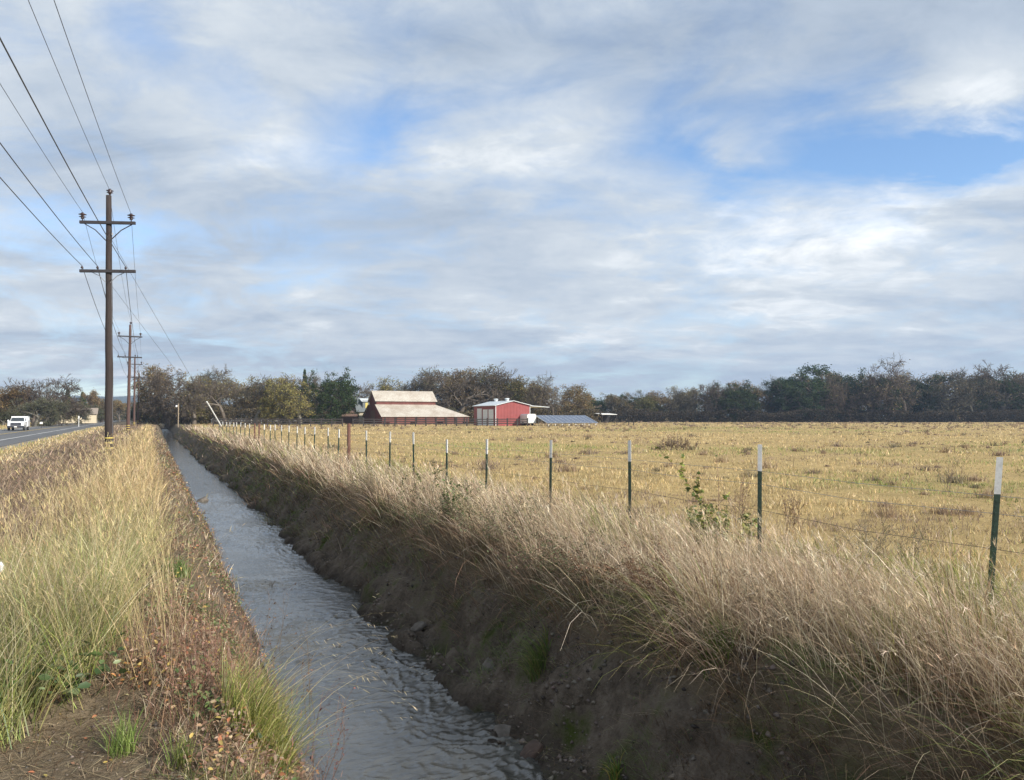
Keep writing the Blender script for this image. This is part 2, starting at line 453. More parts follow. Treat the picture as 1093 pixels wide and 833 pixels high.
# flattened, tangled mats of last year's grass
X, Y, r = polar(110000, 2.3, 50, -44, 46); R = Redge(Y)
kk = (X > R + .8) & (X < 6.6) & (fbm(X * 1.2, Y * 1.2, 3, 86) > .5); X, Y, r = X[kk], Y[kk], r[kk]; N = len(X)
rt_ = rootpts(X, Y); rt_[:, 2] += RS.uniform(0, .34, N) * fbm(X * 1.2, Y * 1.2, 3, 88)
G.blades(rt_, RS.uniform(.15, .6, N), wid(r, .0042, .0006) * RS.uniform(.6, 1.8, N), RS.uniform(.8, 1.7, N), RS.uniform(-.6, .7, N), RS.uniform(0, 6.3, N), pick(STRAW + BROWN[2:], N) * 1.05, seg=4)
# long wisps bowing over the lip
X, Y, r = polar(60000, 2.4, 30, -44, 46); R = Redge(Y)
kk = (X > R + .85) & (X < R + 2.2) & (RS.rand(len(X)) < .45); X, Y, r = X[kk], Y[kk], r[kk]; N = len(X)
G.blades(rootpts(X, Y), RS.uniform(.6, 1.15, N), wid(r, .0032, .00045), RS.uniform(.2, .9, N), RS.uniform(.5, 1.5, N), PI - .1 + RS.normal(0, .55, N), pick(STRAW[:4] + [(.6, .5, .34)], N), seg=6)
# stalks with feathery heads
def plumes(G, X, Y, r, h, az, th0, dth, colp, head=.09, nh=6, w0=.0028, cs=None):
    N = len(X)
    tip, d = G.blades(rootpts(X, Y), h, wid(r, w0, .0005), th0, dth, az, colp, seg=5)
    d = d / np.linalg.norm(d, axis=1, keepdims=True)
    for q in range(nh):
        rt = tip - d * (RS.uniform(0, head, N))[:, None]
        taz = np.arctan2(d[:, 1], d[:, 0]) + RS.normal(0, .9, N)
        tth = np.arccos(np.clip(d[:, 2], -1, 1)) + RS.normal(.1, .35, N)
        G.blades(rt, RS.uniform(.025, .055, N) * (1 + r * .03), wid(r, w0 * 1.5, .00065), tth, RS.uniform(0, .4, N), taz, (cs if cs is not None else colp * 1.1), seg=2, taper=.3)
X, Y, r = polar(60000, 2.4, 60, -44, 46)
R = Redge(Y); keep = (X > R + 1.0) & (X < 7.2) & (RS.rand(len(X)) < .5)
X, Y, r = X[keep], Y[keep], r[keep]; N = len(X)
plumes(G, X, Y, r, RS.uniform(.45, .9, N) * (1 - .55 * sst(X, 5.0, 6.2)), PI + .3 + RS.normal(0, .8, N), np.abs(RS.normal(.2, .2, N)), RS.uniform(.2, 1.2, N), pick(STRAW[:4], N))
# brown drape hanging over the lip of the bank
X, Y, r = polar(170000, 2.2, 90, -44, 46, p=.1)
R = Redge(Y); e = R + .55 + .35 * (fbm(Y * .9, Y * 0 + 2, 3, 78) - .5) * 2
keep = (X > e) & (X < R + 1.3) & (fbm(X * 2, Y * 1.3, 3, 79) > .40)
X, Y, r = X[keep], Y[keep], r[keep]; N = len(X)
cb = np.where((fbm(X, Y, 3, 80) + RS.normal(0, .08, N) > .60)[:, None], pick(GREEN, N) * .6, pick(BROWN, N) * 1.05)
G.blades(rootpts(X, Y), RS.uniform(.15, .5, N), wid(r, .0035, .00055), RS.uniform(.3, 1.1, N), RS.uniform(.5, 1.5, N), PI + RS.normal(0, .6, N), cb)
X, Y, r = polar(150000, 9, 120, -44, 46, p=.1); R = Redge(Y); u = X - R
kk = (u > -.12 + .70 * (1 - sst(Y, 11, 22))) & (u < 1.2) & (fbm(X * 1.4, Y * .8, 3, 87) > .40); X, Y, r = X[kk], Y[kk], r[kk]; N = len(X)
cb = np.where((fbm(X * .7, Y * .7, 3, 80) + RS.normal(0, .08, N) > .5)[:, None], pick([(.16, .17, .06), (.22, .20, .08), (.11, .12, .05)], N), pick(BROWN + STRAW[2:3], N))
G.blades(rootpts(X, Y), RS.uniform(.12, .42, N), wid(r, .0035, .00058), RS.uniform(.2, 1.0, N), RS.uniform(.3, 1.4, N), PI + RS.normal(0, .9, N), cb, seg=3)
tag(G.build('tall_dry_grass', M_GRASS), kind='stuff')

# field grass -----------------------------------------------------------------
G = Grass()
X, Y, r = polar(470000, 5.5, 240, -46, 46, p=-.25)
inner = 6.5 + .02 * Y + .8 * (fbm(Y * .5, Y * 0 + 5, 3, 72) - .5)
Xc, Yc = X, Y
keep = (X > inner) & (Y < 1200) & (fbm(X * .8, Y * .8, 3, 81) + .3 * RS.rand(len(X)) > .42)
X, Y, r = X[keep], Y[keep], r[keep]; N = len(X)
tn = fbm(X * .45, Y * .45, 4, 82)
cd, cdx, cdy, crn = clump(X, Y, .55, 310); kk = cd < .3 + .5 * RS.rand(N); X, Y, r, tn, cd, cdx, cdy, crn = X[kk], Y[kk], r[kk], tn[kk], cd[kk], cdx[kk], cdy[kk], crn[kk]; N = len(X)
h = (.04 + .22 * np.clip(tn - .35, 0, 1) + .06 * crn * (cd < .35)) * RS.uniform(.5, 1.5, N) + .10 * (1 - sst(X, 6.5, 8.5))
big = fbm(X * .05, Y * .05, 3, 83)[:, None] + RS.normal(0, .06, (N, 1))
col = pick(GOLD, N)
col = col * (.75 + .5 * crn[:, None])
col = np.where(big > .68, pick(GREEN, N) * 1.05, col)
dk = fbm(X * .22, Y * .3, 3, 84)[:, None] + RS.normal(0, .05, (N, 1))
col = np.where(dk > .66, pick(MAUVE, N), col)
nearf = (1 - sst(X, 6.8, 9.0))[:, None] * RS.rand(N, 1)
col = np.where(nearf > .45, pick(GREEN, N) * 1.1, col)
G.blades(rootpts(X, Y), h * (1 + r * .002), wid(r, .005, .00075), np.abs(RS.normal(.35, .3, N)), RS.uniform(.1, 1.2, N), RS.uniform(0, 2 * PI, N), col, seg=3)
tag(G.build('field_grass', M_GRASS), kind='stuff')

# weed tufts in the field -------------------------------------------------------
G = Grass()
cx_, cy_, cr = polar(3800, 14, 232, -44, 46, p=1.6)
kp = cx_ > 8 + .02 * cy_
cx_, cy_, cr = cx_[kp], cy_[kp], cr[kp]
kk = fbm(cx_ * .06, cy_ * .045, 3, 85) + .12 * RS.rand(len(cx_)) + .10 * sst(cr, 80, 150) > .50
cx_, cy_, cr = cx_[kk], cy_[kk], cr[kk]
sz = (.08 + .34 * RS.rand(len(cx_)) ** 2.2) * (1 + .5 * sst(cr, 60, 200))
rep = np.clip((2400 / cr), 16, 150).astype(int)
ci = np.repeat(np.arange(len(cx_)), rep); N = len(ci)
rr = np.abs(RS.normal(0, .75, N)) * sz[ci] ; aa = RS.uniform(0, 2 * PI, N)
X = cx_[ci] + rr * np.cos(aa); Y = cy_[ci] + rr * np.sin(aa) 
tc = np.array([(.28, .20, .14), (.22, .165, .12), (.33, .24, .15), (.20, .17, .10), (.40, .30, .19)])[RS.randint(0, 5, len(cx_))]
col = tc[ci] * RS.uniform(.7, 1.3, (N, 1))
G.blades(rootpts(X, Y), sz[ci] * RS.uniform(.5, 1.1, N), wid(cr[ci], .006, .0008), np.abs(RS.normal(.3, .4, N)), RS.uniform(.1, 1.2, N), RS.uniform(0, 6.3, N), col, seg=3)
tag(G.build('weeds', M_GRASS), kind='stuff')

# verge on the road side --------------------------------------------------------
G = Grass()
X, Y, r = polar(600000, 4.3, 170, -50, 10, p=.12)
L = Ledge(Y)
keep = (X > -7.0 + .7 * (fbm(Y * .3, Y * 0, 2, 90) - .5)) & (X < L - 1.22 - .25 * (1 - sst(Y, 7, 14)) + .5 * (fbm(Y * 1.3, Y * 0, 3, 89) - .5)) & (Y > 5.1 + 1.5 * (fbm(X * 1.6, X * 0, 3, 91) - .5) + .5 * RS.rand(len(X)) ** 2)
X, Y, r = X[keep], Y[keep], r[keep]; L = L[keep]; N = len(X)
cl = fbm(X * 1.1, Y * 1.1, 3, 92) + .3 * RS.rand(N); kk = cl > .40
X, Y, r, L = X[kk], Y[kk], r[kk], L[kk]; N = len(X)
cd, cdx, cdy, crn = clump(X, Y, .36, 320); kk = cd < .25 + .5 * RS.rand(N); X, Y, r, L, cd, cdx, cdy, crn = X[kk], Y[kk], r[kk], L[kk], cd[kk], cdx[kk], cdy[kk], crn[kk]; N = len(X)
hn = fbm(X * .6, Y * .6, 3, 93)
crest = np.exp(-((X + .35 - .012 * Y) / .85) ** 2)
h = (.07 + .16 * hn + .17 * crn + .14 * sst(X, -3.2, -1.6) + .30 * crest * (.4 + .6 * sst(Y, 5, 12)) + .22 * (1 - sst(Y, 6.5, 10))) * RS.uniform(.5, 1.2, N) * (1 - .45 * sst(-X, 4.6, 6.6)) * (1 - .35 * sst(X, .2, .8))
gold = (crest + RS.normal(0, .16, N) + (fbm(X * .4, Y * .4, 3, 94) - .5) * 1.3 > .55)
grn = ((1 - sst(Y, 8.5, 17)) * .95 + (fbm(X * .5, Y * .5, 3, 95) - .5) * 1.4 + RS.normal(0, .18, N) + .12 * crest > .55)
mv = sst(-X, 3.2, 5.0)[:, None] > RS.rand(N, 1) * 1.2
col = np.where(mv, pick(GOLD[:3] + STRAW[:2], N), pick(MAUVE, N))
loose = ~gold
col = np.where(gold[:, None], pick(GOLD, N), col)
col = np.where(grn[:, None], pick(GREEN, N) * 1.1, col)
tipc = np.where((grn & (RS.rand(N) > .4))[:, None], pick(STRAW, N), col)
az = np.arctan2(cdy * 1.4 + RS.normal(0, .45, N), cdx * 1.4 + .15 + RS.normal(0, .45, N)); cm = (.7 + .6 * crn[:, None])
G.blades(rootpts(X, Y), h, wid(r, .0042, .0006) * RS.uniform(.5, 1.7, N), np.abs(RS.normal(.12, .2, N)) + .45 * cd + loose * RS.uniform(0, .7, N), RS.uniform(.0, 1.3, N) ** 1.3, az, col * cm, tipcol=tipc * cm)
# long pale stems arching out of the near grass
X, Y, r = polar(15000, 4.6, 60, -44, 6)
keep = (X > -4) & (X < .35) & (Y > 5.3) & ((Y < 11) | (X > -1.2))
X, Y, r = X[keep], Y[keep], r[keep]; N = len(X)
plumes(G, X, Y, r, RS.uniform(.55, 1.1, N), RS.normal(PI, 1.4, N), np.abs(RS.normal(.12, .15, N)), RS.uniform(.1, 1.1, N), pick([(.55, .45, .24), (.5, .38, .2), (.42, .31, .19)], N), head=.14, nh=5)
# low yellow grass by the road shoulder
X, Y, r = polar(60000, 20, 160, -50, -10)
keep = (X > -7.6) & (X < -5.6); X, Y, r = X[keep], Y[keep], r[keep]; N = len(X)
G.blades(rootpts(X, Y), RS.uniform(.08, .25, N), wid(r, .005, .0008), np.abs(RS.normal(.2, .2, N)), RS.uniform(.1, .9, N), RS.uniform(0, 6.3, N), pick(GOLD + GREEN[1:3], N), seg=3)
# beyond the road
X, Y, r = polar(50000, 60, 260, -50, -18)
keep = (X < -18.8) & (X > -60); X, Y, r = X[keep], Y[keep], r[keep]; N = len(X)
G.blades(rootpts(X, Y), RS.uniform(.08, .3, N), wid(r, .005, .0008), np.abs(RS.normal(.2, .2, N)), RS.uniform(.1, .9, N), RS.uniform(0, 6.3, N), pick(GOLD + GREEN[1:4], N), seg=2)
tag(G.build('verge_grass', M_GRASS), kind='stuff')

# weeds and dead stems on the left side of the ditch ------------------------------
G = Grass()
X, Y, r = polar(260000, 3.2, 120, -36, 14, p=.05)
L = Ledge(Y); u = (X - (L - 1.0))
keep = ((Y > 5.35) | (X > .10 + .25 * (vnoise(Y * 4, Y * 0, 98) - .5))) & (u > -.5) & (u < 1.02) & (fbm(X * 2.2, Y * 2.2, 3, 101) > .43) 
X, Y, r, u = X[keep], Y[keep], r[keep], u[keep]; N = len(X)
col = pick(BROWN + STRAW[1:4] + [(.30, .20, .13), (.38, .27, .18)], N) * (.75 + .5 * vnoise(X * 5, Y * 5, 99))[:, None]
gg = fbm(X * 1.1, Y * 1.1, 3, 102) + RS.normal(0, .07, N)
col = np.where((gg > .62)[:, None], pick([(.10, .14, .04), (.16, .19, .06), (.24, .25, .09)], N), col)
h = RS.uniform(.05, .26, N) * (.55 + .8 * fbm(X * 1.3, Y * 1.3, 2, 103))
G.blades(rootpts(X, Y), h, wid(r, .0035, .00058) * RS.uniform(.6, 1.6, N), np.abs(RS.normal(.5, .45, N)), RS.uniform(.2, 1.8, N), RS.uniform(0, 6.3, N), col)
# thin upright reddish stems near the front
N = 420; X = RS.normal(.50, .24, N); Y = RS.normal(5.3, .45, N); r = np.full(N, 5.)
plumes(G, X, Y, r, RS.uniform(.25, .62, N), RS.uniform(0, 6.3, N), np.abs(RS.normal(.15, .15, N)), RS.uniform(0, .6, N), pick([(.28, .15, .10), (.22, .12, .08), (.36, .25, .15)], N), head=.2, nh=4, w0=.0024)
tag(G.build('bank_weeds', M_GRASS), kind='stuff')

# straws, twigs and crumbs lying on bare soil ------------------------------------
G = Grass()
N = 9500; X = RS.uniform(-2.0, 1.2, N); Y = RS.uniform(3.0, 5.6, N)
G.blades(rootpts(X, Y, .006), RS.gamma(2.2, .045, N), RS.uniform(.0015, .0045, N), RS.uniform(1.42, 1.56, N), RS.uniform(-.05, .12, N), RS.uniform(0, 6.3, N), pick(BROWN + STRAW[:3], N), seg=3)
N = 2600; X = RS.uniform(-2.0, .9, N); Y = RS.uniform(3.2, 5.5, N); kk = fbm(X * 2.4, Y * 2.4, 3, 111) > .47
X, Y = X[kk], Y[kk]; N = len(X)
G.blades(rootpts(X, Y), RS.uniform(.02, .10, N), .003, np.abs(RS.normal(.3, .3, N)), RS.uniform(.1, 1, N), RS.uniform(0, 6.3, N), pick(GREEN[:3] + BROWN, N), seg=3)
# roots and dry straws down the right bank face
N = 5200; Y = np.exp(RS.uniform(np.log(2.6), np.log(26), N)); X = Redge(Y) + RS.uniform(.12, 1.0, N); kk = fbm(X * 2, Y * 1.5, 3, 112) > .48
X, Y = X[kk], Y[kk]; N = len(X)
G.blades(rootpts(X, Y, .01), RS.gamma(2.2, .05, N), wid(Y, .0025, .0005), RS.uniform(.9, 1.5, N), RS.uniform(.2, 1.0, N), PI + RS.normal(0, .9, N), pick(BROWN + GREEN[:1] + STRAW[:1], N) * .9, seg=3)
tag(G.build('straw_litter', M_GRASS), kind='stuff')

# fallen leaves and ivy-like ground leaves ---------------------------------------
def leafquads(P, size, col, tilt=.6, fold=True):
    N = len(P); az = RS.uniform(0, 2 * PI, N); n = RS.normal(0, tilt, (N, 3)); n[:, 2] = 1; n /= np.linalg.norm(n, axis=1, keepdims=True)
    a = np.stack([np.cos(az), np.sin(az), np.zeros(N)], 1); a -= n * (a * n).sum(1, keepdims=True); a /= np.linalg.norm(a, axis=1, keepdims=True)
    b_ = np.cross(n, a); s_ = np.broadcast_to(size, N)[:, None]
    up = n * s_ * .18
    # six-sided leaf folded on its midrib: two quads
    v = np.stack([P - a * s_, P - a * s_ * .35 - b_ * s_ * .55 + up, P + a * s_ * .45 - b_ * s_ * .42 + up, P + a * s_, P + a * s_ * .45 + b_ * s_ * .42 + up, P - a * s_ * .35 + b_ * s_ * .55 + up], 1)
    base = (np.arange(N) * 6)[:, None]
    Q = np.concatenate([base + np.array([[0, 1, 2, 3]]), base + np.array([[0, 3, 4, 5]])])
    return v.reshape(-1, 3), Q, np.repeat(col, 6, 0)
M_LEAF = foliage('leaves', .3, 0)
G = Grass()
LITTER = [(.38, .16, .08), (.30, .19, .12), (.26, .18, .12), (.36, .22, .13), (.44, .33, .22), (.24, .14, .08), (.18, .11, .07), (.46, .34, .10), (.33, .21, .15), (.22, .15, .10), (.30, .22, .14)]
X, Y, r = polar(95000, 3.6, 55, -36, 14)
L = Ledge(Y); u = X - (L - 1.0)
keep = ((Y > 5.3) | (X > .15)) & (u > -.35) & (u < 1.0) & (fbm(X * 1.8, Y * 1.2, 3, 121) > .50)
X, Y, r = X[keep], Y[keep], r[keep]; N = len(X)
P = rootpts(X, Y, .0); P[:, 2] += RS.uniform(.01, .20, N)
G.add(*leafquads(P, np.maximum(.0135, .0011 * r) * RS.uniform(.6, 1.5, N), pick(LITTER, N)))
N = 260; X = RS.uniform(-1.3, .6, N); Y = RS.uniform(3.6, 5.6, N); P = rootpts(X, Y, .012)
G.add(*leafquads(P, .011 * RS.uniform(.6, 1.5, N), pick(LITTER, N), .3))
N = 90; X = RS.normal(.12, .14, N); Y = RS.normal(5.45, .18, N); P = rootpts(X, Y, .03); P[:, 2] += RS.uniform(0, .06, N)
G.add(*leafquads(P, .019 * RS.uniform(.7, 1.4, N), pick([(.55, .42, .12), (.5, .40, .22), (.46, .22, .08)], N), .5))
tag(G.build('fallen_leaves', M_LEAF), kind='stuff')
G = Grass()   # low green broadleaf cover on the left side
X, Y, r = polar(52000, 4.6, 45, -36, 14)
L = Ledge(Y); u = X - (L - 1.0)
keep = (u > -.3) & (u < .95) & (fbm(X * 1.2, Y * .8, 3, 131) > .56)
X, Y, r = X[keep], Y[keep], r[keep]; N = len(X)
P = rootpts(X, Y, .02); P[:, 2] += RS.uniform(.0, .16, N)
G.add(*leafquads(P, np.maximum(.016, .001 * r) * RS.uniform(.6, 1.4, N), pick([(.07, .12, .035), (.11, .16, .05), (.16, .20, .07), (.20, .22, .10)], N)))
# green patches on the shaded bank
Y = np.exp(RS.uniform(np.log(2.6), np.log(40), 16000)); X = Redge(Y) + RS.uniform(.35, 1.35, 16000)
kk = fbm(X * 1.5, Y * 1.0, 3, 132) > .60
X, Y = X[kk], Y[kk]; N = len(X); P = rootpts(X, Y, .01); P[:, 2] += RS.uniform(0, .10, N)
G.add(*leafquads(P, np.maximum(.010, .001 * Y) * RS.uniform(.6, 1.4, N), pick([(.07, .11, .03), (.10, .13, .04), (.13, .15, .05)], N)))
tag(G.build('ground_cover', M_LEAF), kind='stuff')

G = Grass()
N = 26000; Y = np.exp(RS.uniform(np.log(3.2), np.log(40), N)); X = Redge(Y) + RS.uniform(.15, 1.25, N)
kk = (fbm(X * 1.9 + 4, Y * 1.1, 3, 171) + .22 * sst(X - Redge(Y), .2, 1.1) > .64); X, Y = X[kk], Y[kk]; N = len(X)
cb = np.where((fbm(X * .9, Y * .9, 2, 172) > .5)[:, None], pick([(.10, .15, .04), (.15, .20, .06), (.20, .22, .08)], N), pick([(.13, .085, .055), (.20, .14, .09), (.09, .06, .04)], N))
G.blades(rootpts(X, Y), RS.uniform(.05, .24, N), wid(Y, .0035, .0006) * RS.uniform(.6, 1.8, N), RS.uniform(.2, 1.2, N), RS.uniform(.3, 1.6, N), PI + RS.normal(0, 1.0, N), cb, seg=4)
tag(G.build('bank_undergrowth', M_GRASS), kind='stuff')
# crumbs of earth and small stones on the banks and bare soil
def clods(X, Y, s_, colr):
    N = len(X); P = rootpts(X, Y, 0)
    o = np.array([(1, 0, 0), (0, 1, 0), (-1, 0, 0), (0, -1, 0), (0, 0, 1), (0, 0, -1.)])
    o = o[None] * RS.uniform(.6, 1.3, (N, 6, 1)) + RS.normal(0, .18, (N, 6, 3)); a = RS.uniform(0, 6.3, N); ca, sa_ = np.cos(a)[:, None], np.sin(a)[:, None]
    o = np.stack([o[..., 0] * ca - o[..., 1] * sa_, o[..., 0] * sa_ + o[..., 1] * ca, o[..., 2] * .7], 2)
    v = P[:, None] + o * s_[:, None, None]; base = (np.arange(N) * 6)[:, None]
    T = [(0, 1, 4, 4), (1, 2, 4, 4), (2, 3, 4, 4), (3, 0, 4, 4)]
    me = bpy.data.meshes.new('gravel'); me.vertices.add(N * 6); me.vertices.foreach_set('co', v.astype(np.float32).ravel())
    tr = np.concatenate([base + np.array([[q[0], q[1], 4]]) for q in T] + [base + np.array([[q[1], q[0], 5]]) for q in T])
    me.loops.add(tr.size); me.loops.foreach_set('vertex_index', tr.astype(np.int32).ravel()); me.polygons.add(len(tr)); me.polygons.foreach_set('loop_start', np.arange(0, tr.size, 3, dtype=np.int32)); me.update(calc_edges=True)
    ca_ = me.color_attributes.new('Col', 'FLOAT_COLOR', 'POINT'); c4 = np.ones((N * 6, 4), dtype=np.float32); c4[:, :3] = np.repeat(colr, 6, 0); ca_.data.foreach_set('color', c4.ravel()); return me
N = 9000; Y = np.exp(RS.uniform(np.log(2.6), np.log(22), N)); X = Redge(Y) + RS.uniform(-.05, 1.0, N); kk = fbm(X * 2.4, Y * 1.8, 3, 161) > .47; X, Y = X[kk], Y[kk]
X2 = RS.uniform(-1.9, 1.2, 2600); Y2 = RS.uniform(3.2, 5.6, 2600); X = np.concatenate([X, X2]); Y = np.concatenate([Y, Y2]); N = len(X)
tag(link('gravel', clods(X, Y, .0035 + .034 * RS.rand(N) ** 4.5 * np.where(np.arange(N) < N - 2600, 1, .5), pick([(.11, .09, .072), (.15, .125, .10), (.055, .046, .038), (.16, .135, .11)], N)), foliage('gravel', 0, 0)), kind='stuff')

# ------------------------------------------------------------------ single plants
def tuft(x, y, n, hh, rad, pal, label, az0=0, spread=PI, long=0, dr=(.5, 1.6), name='grass_tuft', w=.006):
    G = Grass(); rt = empty(name, (x, y, float(ground(x, y))))
    a = RS.uniform(0, 2 * PI, n); q = rad * np.sqrt(RS.rand(n))
    X = x + q * np.cos(a); Y = y + q * np.sin(a); az = a * 0 + az0 + RS.uniform(-spread, spread, n)
    root = rootpts(X, Y, -.01) - np.array([x, y, rt.location[2]])
    G.blades(root, hh * RS.uniform(.5, 1.1, n), w * RS.uniform(.5, 1.3, n), np.abs(RS.normal(.25, .25, n)), RS.uniform(*dr, n), az, pick(pal, n), seg=6)
    b_ = G.build('blades', M_GRASS, rt)
    if long:
        G = Grass(); a = az0 + RS.uniform(-.9, .9, long); X = x + RS.normal(0, rad * .5, long); Y = y + RS.normal(0, rad * .5, long)
        root = rootpts(X, Y, 0) - np.array([x, y, rt.location[2]])
        tip, d = G.blades(root, RS.uniform(.7, 1.25, long), .0035, RS.uniform(.35, .8, long), RS.uniform(.9, 1.7, long), a, pick([(.55, .45, .26), (.48, .36, .2)], long), seg=9)
        for q in range(5):
            G.blades(tip - (d * RS.uniform(0, 1.4, (long, 1))), RS.uniform(.02, .045, long), .004, RS.uniform(1.2, 2.6, long), RS.uniform(0, .4, long), a + RS.normal(0, .7, long), pick(STRAW[:3], long), seg=2)
        G.build('seed_stalks', M_GRASS, rt)
    tag(rt, label, 'grass clump'); return rt
YG = [(.30, .34, .08), (.42, .42, .13), (.22, .27, .06), (.52, .46, .17), (.16, .20, .05)]
tuft(.64, 4.80, 950, .52, .19, YG, 'bright yellow-green grass clump with long pale stalks arching over the water', 0.1, 1.9, 34)
tuft(-.05, 4.55, 150, .24, .07, [(.16, .24, .05), (.24, .30, .08)], 'small upright green grass clump standing on the bare soil', 0, PI, 0, (.1, .7), w=.004)
tuft(.22, 4.25, 110, .20, .06, [(.16, .24, .05), (.30, .32, .10)], 'green grass sprigs between bare soil and brown stems by the ditch', 0, PI, 0, (.1, .7), w=.004)
tuft(3.42, 6.45, 260, .42, .10, [(.12, .19, .04), (.20, .26, .06), (.30, .28, .10)], 'green grass clump clinging halfway up the dark far bank', PI, 1.4, 0, (.9, 1.9))
tuft(3.05, 4.62, 60, .20, .035, [(.12, .20, .04), (.18, .26, .05), (.35, .30, .08)], 'small bright green clump low on the mud bank near the water', PI, 1.8, 0, (.3, 1.2), w=.009)
tuft(3.75, 4.35, 220, .26, .14, [(.10, .17, .03), (.16, .22, .04)], 'mossy green clump under the overhanging straw', PI, 2.0, 0, (.3, 1.3))
tuft(.38, 8.9, 200, .25, .13, [(.13, .22, .06), (.20, .28, .08)], 'fresh green weed clump among the orange fallen leaves', 0, PI, 0, (.5, 1.5), w=.012)

def branchy(name, x, y, label, cat, H, nst, pal, leafpal=None, leafn=0, leaf=.02, lean=(0, 0), spreadr=.35, rad=.006, twigs=8, base_r=.05):
    rt = empty(name, (x, y, float(ground(x, y)) - .02)); G = MB(); P = []; LP = []
    for s_ in range(nst):
        p = Vector((random.gauss(0, base_r), random.gauss(0, base_r), 0)); d = Vector((lean[0] + random.gauss(0, spreadr * .4), lean[1] + random.gauss(0, spreadr * .4), 1)).normalized()
        hh = H * random.uniform(.7, 1.05); n = 9; pts = [p.copy()]
        for i in range(n):
            d = (d + Vector((random.gauss(0, .07), random.gauss(0, .07), random.gauss(0, .03)))).normalized(); p = p + d * hh / n; pts.append(p.copy())
            if i > 1:
                for q in range(twigs // 6 + (random.random() < (twigs % 6) / 6)):
                    dd = (d * .8 + Vector((random.gauss(0, .6), random.gauss(0, .6), .1))).normalized(); l = hh * random.uniform(.08, .22)
                    p2 = p + dd * l; p3 = p2 + (dd + Vector((0, 0, -.15))) * l * .5
                    G.tube([p, p2, p3], [rad * .5, rad * .35, rad * .15], 3, False)
                    for _ in range(leafn):
                        P.append(p + (p3 - p) * random.random() + Vector((random.gauss(0, .012), random.gauss(0, .012), random.gauss(0, .012))))
        G.tube(pts, [rad * (1 - .75 * i / n) for i in range(n + 1)], 5, False)
    G.build('stem', simple(name + '_bark', pal, tuple(v * .6 for v in pal), .8, 12), rt)
    if P and leafpal:
        g_ = Grass(); P = np.array([tuple(v) for v in P]); g_.add(*leafquads(P, leaf * RS.uniform(.6, 1.3, len(P)), pick(leafpal, len(P)), 1.0)); g_.build('foliage', M_LEAF, rt)
    tag(rt, label, cat); return rt
bx_, by_ = 6.25, 7.0
branchy('sapling', *at(778, 8.9), 'slender sapling with yellow-green leaves leaning between two fence posts', 'sapling', 1.45, 1, (.20, .12, .07), [(.22, .26, .06), (.36, .36, .10), (.12, .17, .05)], 12, .030, lean=(-.36, .18), spreadr=.1, rad=.007, twigs=9, base_r=.01)
branchy('bare_sapling', *at(777, 8.6), 'straight thin reddish stem with few leaves beside the leaning sapling', 'sapling', 1.32, 1, (.22, .12, .08), [(.20, .24, .07)], 1, .02, lean=(-.03, .02), spreadr=.03, rad=.006, twigs=3, base_r=.005)
branchy('leafy_shrub', *at(765, 9.2), 'low pale green leafy shrub at the foot of the sapling', 'shrub', .55, 12, (.18, .12, .07), [(.24, .28, .07), (.34, .33, .11), (.14, .18, .06)], 9, .026, spreadr=1.1, rad=.004, twigs=10, base_r=.18)
branchy('dry_weed', *at(789, 11.5), 'tall bare brown weed stalks left of the second fence post', 'dry weed', .75, 7, (.20, .13, .09), [(.25, .17, .10)], 1, .012, spreadr=.3, rad=.004, twigs=14, base_r=.05)
branchy('dry_weed', *at(845, 11.0), 'dry brown weed in the field just past the second post', 'dry weed', .62, 9, (.22, .15, .10), [(.28, .19, .12)], 1, .012, spreadr=.35, rad=.004, twigs=14, base_r=.06)
branchy('dry_weed', *at(1010, 17.0), 'thin grey weed stalks standing alone in the golden field', 'dry weed', .75, 6, (.24, .18, .13), None, 0, .012, spreadr=.4, rad=.005, twigs=14, base_r=.07)
branchy('dry_shrub', *at(938, 8.3), 'grey-brown twiggy dry shrub beside the closest fence post', 'shrub', .55, 30, (.20, .16, .11), [(.20, .19, .10)], 1, .010, spreadr=1.3, rad=.003, twigs=14, base_r=.16)
branchy('dry_shrub', *at(655, 10.6), 'grey twiggy shrub behind the straw between third and fourth posts', 'shrub', .48, 30, (.24, .19, .14), None, 0, .010, spreadr=1.3, rad=.003, twigs=14, base_r=.2)
branchy('dry_shrub', *at(722, 38), 'round dark dry shrub alone out in the field', 'shrub', .7, 40, (.20, .15, .11), [(.22, .16, .11)], 2, .03, spreadr=1.4, rad=.009, twigs=12, base_r=.35)
branchy('leafy_shrub', *at(497, 10.6), 'dark green leafy shrub rising from the straw on the bank', 'shrub', .75, 8, (.20, .13, .09), [(.09, .13, .04), (.14, .18, .06)], 4, .02, spreadr=.7, rad=.004, twigs=10, base_r=.15)
branchy('leafy_shrub', *at(455, 13.4), 'second green shrub farther along the ditch bank among straw', 'shrub', .7, 8, (.20, .13, .09), [(.11, .14, .05), (.18, .19, .08)], 4, .022, spreadr=.7, rad=.005, twigs=10, base_r=.2)
